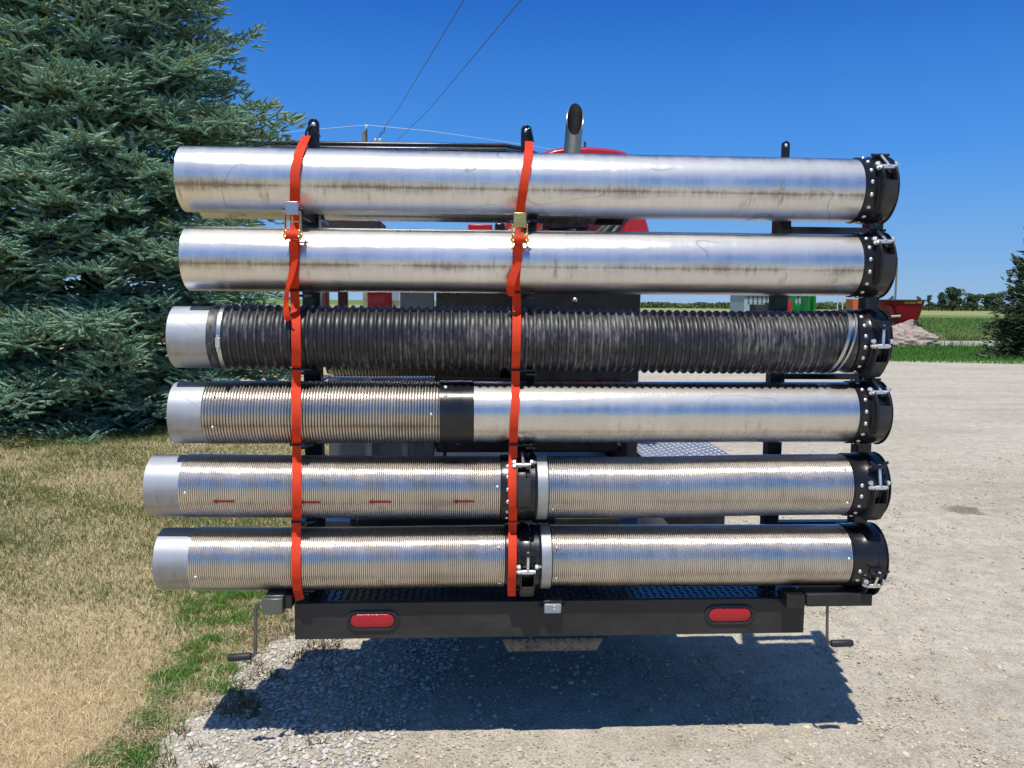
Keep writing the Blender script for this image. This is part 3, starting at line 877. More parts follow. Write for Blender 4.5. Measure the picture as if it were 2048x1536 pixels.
def ribbed(x0, x1, r, pitch, amp, kind, zc, ends=None):
    n = int(round((x1-x0)/pitch)); prof = []
    if kind == 'duct':
        for i in range(n):
            for t, v in ((0, -1.0), (.09, -.1), (.22, .72), (.5, 1.0), (.78, .72), (.91, -.1)):
                prof.append((x0+(i+t)*(x1-x0)/n, r-amp+amp*v*.9))
        prof.append((x1, r-amp))
    else:
        for i in range(n):
            for t, v in ((0, .05), (.08, .2), (.16, .8), (.24, 1), (.34, 1), (.42, .8), (.50, .2), (.58, .05), (.8, 0)):
                prof.append((x0+(i+t)*(x1-x0)/n, r-amp+amp*v))
        prof.append((x1, r-amp))
    return prof

def pipe_thing(name, label, cat, pts, Y=RY, r=RR, group=None):
    c = at(pts[0][0], pts[0][1], Y-r)
    zc0 = at(pts[0][0], pts[0][1], Y).z
    # origin on the axis at the left end
    root = thing(name, label, cat, (0, Y, zc0), group)
    zc = Bend(pts, Y, r, zc0)
    return root, zc

def stub(mb, x0, x1, r, zc):
    mb.rev([(x0+.0015, r-.006), (x0, r-.0045), (x0, r-.001), (x0+.001, r), (x1, r), (x1, r-.004)], 96, zc)
    mb.rev([(x0+.0015, r-.006), (x0+.25, r-.006)], 64, zc)

def X_(px, py): return front_x(px, py)

# row 1 and 2: smooth aluminium tubes
def smooth_row(pts, xl, xj, xr, label, mat, phi):
    root, zc = pipe_thing('suction_tube', label, 'pipe', pts, group='smooth aluminium suction tubes')
    y0 = pts[0][1]; y1 = pts[-1][1]
    a, b_, c = X_(xl, y0), X_(xj, y1), X_(xr, y1)
    m = MB(); 
    xs = np.linspace(a+.002, b_+.01, 60)
    m.rev([(a+.0015, RR-.006), (a, RR-.0045), (a, RR-.001), (a+.001, RR)]+[(x, RR) for x in xs]+[(b_+.01, RR-.004)], 128, zc)
    m.rev([(a+.0015, RR-.006), (a+.5, RR-.006)], 64, zc)
    m.build('pipe', MAT[mat], root)
    coupler(root, b_, c, zc, RR, phi)
    return root
smooth_row([(347, 358), (1024, 370), (1733, 382), (1797, 383)], 347, 1733, 1797, 'topmost smooth aluminium tube with brown dirt smears and black latch coupler', 'pipe_a', 29)
smooth_row([(357, 517), (1024, 524), (1730, 531), (1792, 531)], 357, 1730, 1792, 'second smooth aluminium tube from the top, just above the black ribbed hose', 'pipe_b', 34)

# row 3: black ribbed hose
pts = [(330, 674), (420, 674), (700, 675), (1000, 677), (1250, 682), (1450, 685), (1620, 684), (1722, 682), (1784, 682)]
root, zc = pipe_thing('rubber_hose', 'long black ribbed rubber hose strapped between the second and fourth rows', 'hose', pts)
a, b_, c, d, e = X_(330, 674), X_(411, 674), X_(1716, 683), X_(1720, 683), X_(1784, 683)
m = MB(); stub(m, a, b_+.004, RR-.003, zc); m.build('end_collar', MAT['collar'], root)
m = MB(); prof = [(b_-.001, RR-.004), (b_, RR+.001), (b_+.03, RR+.001)] + ribbed(b_+.035, c-.02, RR+.0035, .0268, .0085, 'hose', zc) + [(c, RR+.002), (c+.004, RR-.004)]
m.rev(prof, 88, zc, helix=0.0); hb = m.build('hose_body', MAT['rubber'], root, angle=60)
wr_ = np.repeat(np.clip((np.array([q_[1] for q_ in prof])-(RR-.004))/.0065, 0, 1), 88)
wa_ = hb.data.attributes.new('wear', 'FLOAT', 'POINT'); wa_.data.foreach_set('value', wr_.astype(np.float32))
m = MB(); ring(m, X_(433, 674), X_(441, 674), RR+.0055, zc, 72)
m.build('hose_clamp', MAT['galv'], root)
zz = float(zc(np.array([X_(437, 674)]))[0])
m = MB(); q = Vector((X_(437, 674), -(RR+.008), zz-.012)); m.cbox(q, (.014, .012, .03)); m.cyl(q+Vector((0, -.004, -.028)), q+Vector((0, -.004, .022)), .004, n=10)
m.build('clamp_screw', MAT['chrome'], root, bevel=.001)
# slanted double wire clamp at the right end
for dx, wdt in ((0.0, .011), (.022, .007)):
    m = MB(); n = 72; V = []; F = []
    for k in range(n):
        th = 2*math.pi*k/n
        xx = X_(1690, 683)+dx + .030*math.sin(th)
        z0 = float(zc(np.array([xx]))[0])
        for (dx2, rr) in ((0, RR+.0055), (wdt, RR+.0055), (wdt, RR-.002), (0, RR-.002)):
            V.append((xx+dx2, -rr*math.cos(th), rr*math.sin(th)+z0))
    for k in range(n):
        k2 = (k+1) % n
        for j in range(4): F.append((4*k+j, 4*k+(j+1) % 4, 4*k2+(j+1) % 4, 4*k2+j))
    m.add(V, F); m.build('hose_clamp', MAT['galv'], root)
coupler(root, d, e, zc, RR, -5, rivet_phis=range(-68, 60, 20), rod=.062)

# row 4: spiral tube joined to a smooth tube
pts = [(332, 825), (700, 824), (948, 824), (1400, 824), (1785, 824)]
root, zc = pipe_thing('flexible_duct', 'fourth row left, worn spiral steel duct with a plain grey collar and black joint', 'duct', pts, group='spiral metal ducts')
a, b_, c, d = X_(332, 825), X_(398, 825), X_(879, 824), X_(948, 824)
m = MB(); stub(m, a, b_+.004, RR-.002, zc); m.build('end_collar', MAT['collar'], root)
m = MB(); m.rev([(b_-.001, RR-.004)]+ribbed(b_, c, RR+.0015, .0096, .0040, 'duct', zc), 88, zc, helix=.0096); m.build('spiral_body', MAT['flex_old'], root, angle=60)
coupler(root, c, d-.002, zc, RR-.001, None, rivet_phis=(38, 58, 78), flat=True)
for px, py in ((862, 829), (425, 793), (424, 855)):
    p = at(px, py, RY-RR); zz = float(zc(np.array([p.x]))[0]); lz_ = p.z-root.location.z-zz
    ph = math.asin(max(-1, min(1, lz_/RR))); n_ = Vector((0, -math.cos(ph), math.sin(ph)))
    mb = MB(); mb.dome(Vector((p.x, 0, zz))+n_*(RR+.001), n_, .0055, .0045, 8); mb.build('rivet', MAT['chrome'], root)
root, zc = pipe_thing('suction_tube', 'shorter smooth aluminium tube in the fourth row, right of the black joint', 'pipe', pts, group='smooth aluminium suction tubes')
a, b_, c = X_(948, 824), X_(1722, 824), X_(1785, 824)
m = MB(); xs = np.linspace(a+.001, b_+.01, 40); m.rev([(a, RR-.006), (a, RR)]+[(x, RR) for x in xs]+[(b_+.01, RR-.004)], 128, zc); m.build('pipe', MAT['pipe_c'], root)
coupler(root, b_, c, zc, RR, 38)

# rows 5 and 6: pairs of spiral ducts
def duct_pair(pts, xl, xc, xs_, xm, xb, xb2, xj, xr, labL, labR, phiM, phiR, arrows=None, rivs=(), rodM=.07, rodR=.07):
    ym = [p[1] for p in pts]
    f = lambda px: np.interp(px, [p[0] for p in pts], ym)
    root, zc = pipe_thing('flexible_duct', labL, 'duct', pts, group='spiral metal ducts')
    x = [X_(p, f(p)) for p in (xl, xc, xs_, xm, xb, xb2, xj, xr)]
    m = MB(); stub(m, x[0], x[1]+.004, RR-.002, zc); m.build('end_collar', MAT['collar'], root)
    m = MB(); m.rev([(x[1]-.001, RR-.003)]+ribbed(x[1], x[2], RR+.002, .0067, .0034, 'duct', zc), 80, zc, helix=.0067)
    body = m.build('spiral_body', MAT['flex'], root, angle=60)
    coupler(root, x[2], x[4]-.002, zc, RR+.001, phiM, rivet_phis=range(-58, 60, 22) if phiM > 0 else range(-58, 20, 26), rod=rodM)
    for px, py in rivs:
        if px > xs_: continue
        rivet_at(root, zc, px, py)
    if arrows:
        for (p0, p1, py) in arrows:
            pa, pb = at(p0, py, RY-RR), at(p1, py, RY-RR)
            zz = float(zc(np.array([pa.x]))[0]); ph = math.asin((pa.z-root.location.z-zz)/RR)
            Rr = RR+.0032
            def c2(xx, s): 
                an = ph + s/Rr
                return (xx, -Rr*math.cos(an), Rr*math.sin(an)+zz)
            def c3(xx, s):
                an = ph + s/Rr; q = Rr-.0012
                return (xx, -q*math.cos(an), q*math.sin(an)+zz)
            tw_ = .0030; hd = .016; hh = .0085
            out = [(pa.x, 0), (pa.x+hd, hh), (pa.x+hd*.75, tw_), (pb.x, tw_), (pb.x, -tw_), (pa.x+hd*.75, -tw_), (pa.x+hd, -hh)]
            n = len(out)
            mb = MB(); mb.add([c2(*q) for q in out]+[c3(*q) for q in out], [tuple(range(n)), tuple(range(2*n-1, n-1, -1))]+[(i, (i+1) % n, n+(i+1) % n, n+i) for i in range(n)])
            mb.build('arrow_mark', MAT['paintmark'], root)
    root2, zc2 = pipe_thing('flexible_duct', labR, 'duct', pts, group='spiral metal ducts')
    m = MB(); ring(m, x[4], x[5], RR+.006, zc2, 72, .006); m.build('end_band', MAT['band'], root2, bevel=.0008)
    m = MB(); m.rev([(x[5]-.001, RR-.003)]+ribbed(x[5], x[6], RR+.002, .0067, .0034, 'duct', zc2), 80, zc2, helix=.0067); m.build('spiral_body', MAT['flex'], root2, angle=60)
    coupler(root2, x[6], x[7], zc2, RR+.001, phiR, rivet_phis=range(-70, 30, 20) if phiR > -30 else (-34, -14), rod=rodR)
    for px, py in rivs:
        if px > xs_: rivet_at(root2, zc2, px, py)
def rivet_at(root, zc, px, py, r=.0055):
    p = at(px, py, RY-RR); zz = float(zc(np.array([p.x]))[0]); lz_ = p.z-root.location.z-zz
    ph = math.asin(max(-.95, min(.95, lz_/RR))); n_ = Vector((0, -math.cos(ph), math.sin(ph)))
    mb = MB(); mb.dome(Vector((p.x, 0, zz))+n_*(RR+.0015), n_, r, .0045, 8); mb.build('rivet', MAT['chrome'], root)
duct_pair([(284, 970), (640, 973), (1005, 974), (1097, 973), (1280, 975), (1480, 970), (1712, 968), (1781, 968)], 284, 352, 1004, 1040, 1076, 1097, 1712, 1781,
          'fifth row left, shiny spiral duct marked with four red arrows and a long plain collar', 'fifth row right, shiny spiral duct with pale end band below the smooth tube', 46, 7,
          [(425, 469, 1003), (599, 641, 1005), (737, 782, 1004), (905, 949, 1003)], [(370, 986), (995, 974), (1108, 944), (1106, 1020), (1696, 942), (1697, 1007)])
duct_pair([(303, 1116), (640, 1117), (1012, 1111), (1103, 1111), (1400, 1110), (1710, 1109), (1777, 1109)], 303, 371, 1013, 1050, 1084, 1104, 1710, 1777,
          'bottom row left, spiral duct with plain pale collar just above the crank handle', 'bottom row right, spiral duct with a pale end band just above the right tail light', -7, -36,
          None, [(390, 1155), (998, 1098), (1000, 1170), (1114, 1098), (1113, 1158), (1698, 1118)], .06, .06)

# tubes stored behind the front row
Y2 = 3.12
def back_pipe(name, label, cat, pts, mat, ribs, bottom=True):
    zl = at(pts[0][0], pts[0][1], Y2).z + RR*.98
    pts2 = pts
    root = thing(name, label, cat, (0, Y2, zl))
    x0 = at(pts[0][0], pts[0][1], Y2).x; x1 = at(pts[1][0], pts[1][1], Y2).x
    zc = lambda X: np.asarray(X)*0
    m = MB()
    if ribs: m.rev([(x0, RR-.01)]+ribbed(x0+.02, x1, RR, .0122, .0032, 'duct', zc)+[(x1, RR-.012)], 64, zc, helix=.0122)
    else: m.rev([(x0+.001, RR-.006), (x0, RR-.004), (x0+.001, RR), (x1, RR), (x1, RR-.006)], 72, zc)
    m.build('pipe_body', MAT[mat], root)
    m = MB(); m.rev([(x1-.002, RR+.003), (x1+.10, RR+.003), (x1+.10, RR-.006)], 48, zc); m.build('coupler', MAT['black'], root)
back_pipe('suction_tube', 'smooth aluminium tube stored behind the top tube, only its underside showing', 'pipe', [(408, 436), (1190, 447)], 'pipe_c', False)
back_pipe('flexible_duct', 'spiral duct stored behind the black ribbed hose, only its underside showing', 'duct', [(655, 752), (1000, 751)], 'flex_old', True)

# ------------------------------------------------------------------ trailer
BY = 2.68
TR = thing('vacuum_trailer', 'black vacuum trailer with pipe rack, rear bumper, red tank and exhaust stack', 'trailer', (0, 4.0, 0))
def tpart(mb, name, mat, bevel=.002, angle=35):
    o = mb.build(name, MAT[mat], None, bevel=bevel, angle=angle)
    o.parent = TR; o.location = Vector(o.location) - TR.location
    return o
def sub(o, par, world=True):
    o.parent = par
    o.location = Vector((0, 0, 0))
    return o
bl = at(590, 1282, BY); br_ = at(1607, 1263, BY)
bz0 = (bl.z+br_.z)/2; bx0, bx1 = bl.x, br_.x
bz1 = at(1100, 1202, BY).z
m = MB(); m.box((bx0, BY, bz0), (bx1, BY+.006, bz1)); m.box((bx0, BY+.008, bz1-.006), (bx1, BY+.09, bz1)); m.box((bx0, BY+.008, bz0), (bx1, BY+.06, bz0+.006))
m.box((bx0, BY+.008, bz0+.008), (bx0+.006, BY+.6, bz1-.008)); m.box((bx1-.006, BY+.008, bz0+.008), (bx1, BY+.6, bz1-.008))
bumper = tpart(m, 'rear_bumper', 'black_matt', .0015)
# raised weld pads on the bumper face
m = MB()
def lozenges(mb, org, ux, uy, nrm, nx, ny, pitch, ln, wd_, hgt):
    org, ux, uy, nrm = map(Vector, (org, ux, uy, nrm))
    for i in range(nx):
        for j in range(ny):
            c = org + ux*(i+.5)*pitch + uy*(j+.5)*pitch
            a = (ux+uy).normalized() if (i+j) % 2 else (ux-uy).normalized()
            s = nrm.cross(a)
            V = [c+a*ln, c+s*wd_, c-a*ln, c-s*wd_, c+nrm*hgt+a*ln*.35, c+nrm*hgt-a*ln*.35]
            mb.add([tuple(v) for v in V], [(0, 1, 4), (1, 2, 5), (1, 5, 4), (2, 3, 5), (3, 0, 4), (3, 4, 5)])
# deck
dz = at(1100, 1199, BY+.02).z + .004
m = MB(); m.box((bx0+.05, BY+.012, dz-.006), (bx1+.02, BY+.75, dz))
deck = tpart(m, 'deck_plate', 'black', 0)
m = MB(); lozenges(m, (bx0+.06, BY+.02, dz), (1, 0, 0), (0, 1, 0), (0, 0, 1), 66, 16, .0245, .012, .0042, .003)
sub(m.build('tread_pattern', MAT['black'], None, angle=20), deck)
# hitch step
s0, s1, s2, s3 = at(1003, 1276, BY+.02), at(1206, 1272, BY+.02), at(1196, 1309, BY-.02), at(1017, 1311, BY-.02)
m = MB()
A = [(s0.x, s0.z), (s1.x, s0.z), (s2.x, s3.z), (s3.x, s3.z)]
m.prism(A, 'y', BY+.010, BY+.016)
MAT['step'] = simple('grey_step_plate', (.075, .073, .068), .42, .4, var=.25)
step_ = tpart(m, 'hitch_step', 'step', .001)
m = MB(); lozenges(m, (s3.x+.003, BY+.010, s3.z-.002), (1, 0, 0), (0, 0, 1), (0, -1, 0), 11, 3, .0255, .0135, .0046, .0040)
q = m.build('tread_pattern', MAT['step'], None, angle=20); q.parent = step_; q.location = (0, 0, 0)
# tail lights
def stadium(w_, h_, n=10):
    r = h_/2; c = w_/2-r; P = []
    for i in range(n+1):
        a = -math.pi/2+math.pi*i/n; P.append((c+r*math.cos(a), r*math.sin(a)))
    for i in range(n+1):
        a = math.pi/2+math.pi*i/n; P.append((-c+r*math.cos(a), r*math.sin(a)))
    return P
def tail_light(px, py):
    c = at(px, py, BY)
    L = thing_child('tail_light', TR, c - TR.location)
    # rubber grommet ring
    m = MB(); rings = [(.158, .062, .0005), (.162, .066, -.004), (.152, .056, -.007), (.143, .047, -.005), (.141, .045, .004)]
    V = []; F = []; n = len(stadium(1, .5))
    for w_, h_, yy in rings:
        V += [(x, yy, z) for x, z in stadium(w_*1.09, h_*1.09)]
    for i in range(len(rings)-1):
        for k in range(n): F.append((i*n+k, i*n+(k+1) % n, (i+1)*n+(k+1) % n, (i+1)*n+k))
    m.add(V, F); o = m.build('grommet', MAT['grip'], L, angle=50)
    m = MB(); V = []; F = []
    rings = [(.146, .050, .002), (.144, .048, -.004), (.132, .038, -.007), (.09, .012, -.0078)]
    for w_, h_, yy in rings: V += [(x, yy, z) for x, z in stadium(w_, h_)]
    for i in range(len(rings)-1):
        for k in range(n): F.append((i*n+k, i*n+(k+1) % n, (i+1)*n+(k+1) % n, (i+1)*n+k))
    F.append(tuple(range(3*n, 4*n)))
    m.add(V, F); m.build('lens', MAT['lens'], L, angle=50)
tail_light(745, 1241); tail_light(1459, 1229)
# number plate lamp
c = at(1106, 1214, BY-.02)
m = MB(); m.box((c.x-.030, BY-.032, c.z-.019), (c.x+.027, BY-.001, c.z+.014)); lamp = tpart(m, 'plate_lamp', 'boxgrey', .004)
lamp.data.materials[0] = simple('grey_lamp_cover', (.30, .32, .36), .35, var=.08)
m = MB(); m.box((c.x-.034, BY-.027, c.z+.015), (c.x+.031, BY-.001, c.z+.024)); m.cyl((c.x-.046, BY-.008, c.z-.001), (c.x-.03, BY-.008, c.z-.001), .003, n=8); m.cyl((c.x+.027, BY-.008, c.z), (c.x+.043, BY-.008, c.z+.004), .003, n=8)
q = m.build('lamp_bracket', MAT['black'], None, bevel=.001); q.parent = lamp; q.location = (0, 0, 0)
for dzz in (-.004, .007):
    m = MB(); m.dome((c.x+.003, BY-.032, c.z+dzz), (0, -1, 0), .0035, .002, 8); q = m.build('screw', MAT['chrome'], None); q.parent = lamp; q.location = (0, 0, 0)

# side arms with cranks
f0, f1 = at(1613, 1214, BY-.045), at(1744, 1212, BY-.045); ft = at(1700, 1188, BY-.045).z
m = MB(); m.box((f0.x, BY-.045, f1.z), (f1.x, BY+.03, ft)); arm = tpart(m, 'side_arm', 'black_matt', .002)
e0, e1 = at(1573, 1217, BY-.055), at(1612, 1190, BY-.055)
m = MB(); m.box((e0.x, BY-.055, e0.z), (e1.x-.002, BY+.03, e1.z)); tpart(m, 'side_arm', 'black', .002)
g0, g1 = at(524, 1230, BY-.055), at(564, 1198, BY-.055)
m = MB(); m.box((g0.x, BY-.055, g0.z), (g1.x, BY+.03, g1.z)); m.box((g0.x+.004, BY-.04, g1.z+.001), (g1.x+.002, BY+.02, g1.z+.006)); tpart(m, 'winch_box', 'boxgrey', .002)
m = MB(); m.box((g1.x+.002, BY-.03, g0.z+.01), (bx0-.002, BY+.04, g1.z+.004)); tpart(m, 'side_arm', 'black', .002)
def crank(p, rod_r, side):
    c0 = at(*p[0], BY-.02)
    pts_ = [at(px, py, BY-.02) for px, py in p]
    m = MB(); m.path(pts_[:-1], rod_r, 12); o = tpart(m, 'crank_handle', 'crank', 0)
    m = MB(); a, b_ = pts_[-2], pts_[-1]
    dr = (b_-a).normalized()
    m.path([a+dr*.004, a+dr*.008, b_-dr*.006, b_], [.010, .0125, .0125, .010], 16); q = m.build('grip', MAT['grip'], None, angle=50); q.parent = o; q.location = (0, 0, 0)
crank([(526, 1206), (518, 1207), (513, 1212), (511, 1224), (511, 1295), (510, 1306), (505, 1312), (457, 1316)], .0062, 1)
crank([(1655, 1200), (1654, 1270), (1655, 1281), (1660, 1287), (1705, 1286)], .0048, -1)

# rack posts, beams, tabs, guides
PY = 2.93
def vpost(px_top, px_bot, wpx, ztop, zbot, name='rack_post'):
    a = at(px_top, 400, PY).x; hw = wpx/FPX*PY/2
    m = MB(); m.box((a-hw, PY-.028, zbot), (a+hw, PY+.028, ztop)); return tpart(m, name, 'black', .003), a
ztop = at(1562, 330, PY).z
postL, xL = vpost(622, 622, 34, ztop-.02, dz+.002)
postC, xC = vpost(1056, 1056, 34, ztop-.02, dz+.002)
postA, xA = vpost(1565, 1565, 29, ztop-.02, dz+.002)
postB, xB = vpost(1748, 1748, 30, ztop-.1, dz-.02)
# lower frame under the posts
m = MB(); m.box((bx0-.01, PY-.03, dz-.09), (xB+.03, PY+.03, dz-.012)); tpart(m, 'rack_base', 'black', .003)
for py0, py1 in ((455, 470), (747, 758), (1041, 1046)):
    z1, z0 = at(1650, py0, PY).z, at(1650, py1, PY).z
    m = MB(); m.box((xA+.026, PY-.02, z0), (xB-.028, PY+.02, z1)); tpart(m, 'rack_beam', 'black', .002)
for px, py_t, py_b, wpx, holes in ((627, 237, 300, 21, [(.70,)]), (1053, 250, 305, 21, []), (1572, 282, 320, 16, [(.8,), (.2,)])):
    p = at(px, py_t, PY-.035); q = at(px, py_b+20, PY-.035); hw = wpx/FPX*PY/2
    P = [(p.x-hw, q.z), (p.x+hw, q.z)] + [(p.x+hw*math.cos(a), p.z-hw+hw*math.sin(a)) for a in np.linspace(0, math.pi, 13)]
    m = MB(); m.prism(P, 'y', PY-.038, PY-.0295); tab = tpart(m, 'hook_tab', 'black', .001)
    for k in ((0,) if px < 1500 else (0, 1)):
        zc_ = p.z-hw*1.1-k*.047
        m = MB(); m.dome((p.x, PY-.038, zc_), (0, -1, 0), hw*.42, .003, 12); o = m.build('bolt', MAT['chrome'], None); o.parent = tab; o.location = (0, 0, 0)
# cradle arms under each row and strap guides in the gaps
ROWZ = [at(1024, v, RY).z for v in (370, 524, 677, 824, 974, 1111)]
for i in range(6):
    for xx in (xA, xB):
        m = MB(); m.box((xx-.02, RY+RR*.96, ROWZ[i]-.03), (xx+.02, PY-.029, ROWZ[i]+.03)); tpart(m, 'saddle_block', 'black', .001)
    for xx in (xL, xC):
        zb = ROWZ[i]-RR-.012
        if i == 5: zb = max(zb, dz+.004)
        m = MB(); m.box((xx-.016, RY-.03, zb-.006), (xx+.016, PY-.029, zb+.002)); tpart(m, 'cradle_arm', 'black', .001)
for xx in (xL, xC):
    for zz in (at(408, 436, Y2).z-.004, at(655, 752, Y2).z-.004):
        m = MB(); m.box((xx-.016, PY+.029, zz-.008), (xx+.016, Y2+.09, zz)); tpart(m, 'cradle_arm', 'black', .001)
for px, rows in ((607, (1, 2, 3, 4, 5)), (1040, (1, 2, 3, 4, 5))):
    for i in rows:
        if i >= 5: zz = ROWZ[5]-RR*.92
        else: zz = (ROWZ[i]+ROWZ[i-1])/2+.012 if False else ROWZ[i]-RR*.98
        xx = at(px, 700, RY).x
        m = MB(); yy = RY-RR*.62
        m.path([(xx-.038, yy+.02, zz), (xx-.036, yy, zz), (xx+.034, yy, zz), (xx+.038, yy+.01, zz), (xx+.038, PY-.03, zz)], .0035, 8); tpart(m, 'strap_guide', 'black', 0)

# --- machinery behind the rack
def pbox(name, mat, x0, x1, y0, y1, Y, depth, bevel=.006):
    a, b_ = at(x0, y1, Y), at(x1, y0, Y)
    m = MB(); m.box((a.x, Y, a.z), (b_.x, Y+depth, b_.z)); return tpart(m, name, mat, bevel)
cab = pbox('engine_cabinet', 'black', 872, 1283, 540, 905, 3.5, 1.25)
for px, py in ((917, 887), (1240, 887), (1150, 600)):
    p = at(px, py, 3.5); m = MB(); m.dome((p.x, 3.5, p.z), (0, -1, 0), .011, .006, 12); o = m.build('bolt', MAT['chrome'], None); o.parent = cab; o.location = (0, 0, 0)
pbox('cabinet_frame', 'black_matt', 1241, 1275, 880, 1000, 3.46, .035, .003)
pbox('cabinet_frame', 'black_matt', 886, 893, 875, 920, 3.47, .028, .002)
pbox('control_box', 'black_matt', 700, 1240, 1036, 1085, 3.42, .6, .004)
# plastic water tank with two moulded ribs
a, b_ = at(655, 915, 3.45), at(868, 756, 3.45)
m = MB(); V = []; F = []
prof = []
for i in range(41):
    u = i/40; xx = a.x+(b_.x-a.x)*u
    yy = 3.45 + .035*(1-min(1, math.sin(math.pi*u)*3))  - .03*(math.exp(-((u-.42)/.03)**2)+math.exp(-((u-.76)/.03)**2)) 
    prof.append((xx, yy))
prof += [(b_.x, 4.3), (a.x, 4.3)]
m.prism(prof, 'z', a.z, b_.z); tpart(m, 'water_tank', 'plastic', .004, 50)
pbox('frame_rail', 'black', 600, 1290, 1040, 1062, 3.9, .08)
# red stuff seen through the gaps
pbox('boom_post', 'darkred', 676, 692, 470, 640, 4.2, .06)
pbox('boom_post', 'darkred', 618, 652, 446, 640, 4.1, .08)
pbox('red_panel', 'red', 735, 783, 480, 640, 4.4, .5)
pbox('dark_window', 'smoked', 800, 868, 560, 640, 3.9, .05)
pbox('side_marker', 'red', 936, 985, 449, 464, 3.6, .03, .004)
pbox('pump_block', 'black_matt', 640, 760, 440, 462, 4.0, .3)
pbox('pump_block', 'black', 990, 1010, 446, 480, 3.7, .12)
pbox('pump_block', 'black', 1085, 1180, 430, 456, 3.7, .2)
p = at(1136, 472, 3.9)
m = MB(); m.cyl((p.x, 3.9, p.z-.1), (p.x, 3.9, at(1136, 450, 3.9).z), .037, n=24); tpart(m, 'muffler_collar', 'galv', .001)
# grey dome lid
p = at(1045, 470, 3.8); m = MB()
V = []; F = []; n = 28
for hh, rr in ((0, 1), (.5, .96), (.8, .72), (1, .3)):
    for k in range(n): V.append((p.x+rr*.095*math.cos(2*math.pi*k/n), 3.9+rr*.095*math.sin(2*math.pi*k/n), p.z-.02+.06*hh))
for i in range(3):
    for k in range(n): F.append((i*n+k, i*n+(k+1) % n, (i+1)*n+(k+1) % n, (i+1)*n+k))
F.append(tuple(range(3*n, 4*n))); m.add(V, F); tpart(m, 'filter_lid', 'panelgrey', 0, 60)
# hoses near the tank
for (x0, y0, x1, y1) in ((1192, 470, 1222, 445), (1206, 468, 1236, 440), (1222, 472, 1250, 438)):
    p, q = at(x0, y0, 3.85), at(x1, y1, 3.9); m = MB(); m.path([p+(p-q)*1.5, p, q, q+(q-p)*.3], .018, 10); tpart(m, 'hydraulic_hose', 'grip', 0)
# red debris tank: tapering body with rounded lid
YT = 4.3
def tank_sec(y, k):
    c0 = at(1075, 312, YT); 
    pts_ = [(1000, 545), (1322, 545), (1303, 468), (1262, 312), (1255, 303), (1235, 297), (1190, 292), (1140, 291), (1110, 296), (1086, 303), (1060, 330), (1000, 480)]
    cx = at(1160, 450, YT)
    return [(cx.x+(at(a_, b2, YT).x-cx.x)*k, y, cx.z+(at(a_, b2, YT).z-cx.z)*k) for a_, b2 in pts_]
m = MB(); secs = [(YT, .965), (YT+.03, 1.0), (YT+1.6, 1.0), (YT+1.65, .95)]
V = []; F = []; n = 12
for y_, k in secs: V += tank_sec(y_, k)
for i in range(len(secs)-1):
    for k in range(n): F.append((i*n+k, i*n+(k+1) % n, (i+1)*n+(k+1) % n, (i+1)*n+k))
F.append(tuple(range(n))); F.append(tuple(range(3*n, 4*n)))
m.add(V, F); tank = tpart(m, 'debris_tank', 'red', .004, 30)
p = at(1170, 285, YT+.2); m = MB(); m.cyl((p.x, YT+.2, p.z-.06), (p.x, YT+.2, p.z+.004), .006, n=8); tpart(m, 'lid_pin', 'darkred', 0)
pbox('tank_door_frame', 'darkred', 1150, 1235, 438, 472, 4.24, .05)
m = MB(); q0, q1, q2, q3 = at(1243, 472, 4.22), at(1255, 438, 4.22), at(1262, 438, 4.22), at(1252, 472, 4.22)
m.prism([(v.x, v.z) for v in (q0, q3, q2, q1)], 'y', 4.2, 4.29); tpart(m, 'tank_rib', 'red', .003)
# exhaust stack with a slant cut outlet
YE = 4.05
b0, t0 = at(1143, 318, YE), at(1153, 202, YE)
ax = (t0-b0); rE = 16.5/FPX*YE
n = 40; V = []; F = []
for (rr, kind) in ((rE, 'o'), (rE-.003, 'i')):
    for k in range(n):
        an = 2*math.pi*k/n; dx, dy = rr*math.cos(an), rr*math.sin(an)
        # front (towards the camera) is cut low, back high
        zt = t0.z - (68/FPX*YE)*(.5+.5*(-dy/rr)) 
        u = (zt-b0.z)/(t0.z-b0.z)
        V.append((b0.x+ax.x*u+dx, YE+dy, zt)); V.append((b0.x-ax.x*2.2+dx, YE+dy, b0.z-ax.z*2.2))
for k in range(n):
    k2 = (k+1) % n
    F.append((2*k, 2*k2, 2*k2+1, 2*k+1)); o_ = 2*n
    F.append((o_+2*k, o_+2*k+1, o_+2*k2+1, o_+2*k2)); F.append((2*k, o_+2*k, o_+2*k2, 2*k2))
m = MB(); m.add(V, F)
ex = m.build('exhaust_stack', aluminium('heat_tinted_stack_steel', base=(.46, .39, .29), rough=.33, dirt=0, grain=.1, soft=.6), None, angle=40, fix=False)
ex.parent = TR; ex.location = -TR.location
m = MB(); V = []; F = []
for (rr, zz) in ((rE-.0035, 0), ):
    pass
soot = simple('sooty_steel', (.03, .027, .024), .55, .3, var=.4, nscale=18)
V = []; F = []
for k in range(n):
    an = 2*math.pi*k/n; rr = rE-.0036; dx, dy = rr*math.cos(an), rr*math.sin(an)
    zt = t0.z - (68/FPX*YE)*(.5+.5*(-dy/rr)) - .002
    u = (zt-b0.z)/(t0.z-b0.z)
    V.append((b0.x+ax.x*u+dx, YE+dy, zt)); V.append((b0.x-ax.x*1.2+dx, YE+dy, b0.z-ax.z*1.2))
for k in range(n):
    k2 = (k+1) % n; F.append((2*k, 2*k+1, 2*k2+1, 2*k2))
m = MB(); m.add(V, F); o = m.build('bore', soot, None, fix=False); o.parent = ex; o.location = (0, 0, 0)
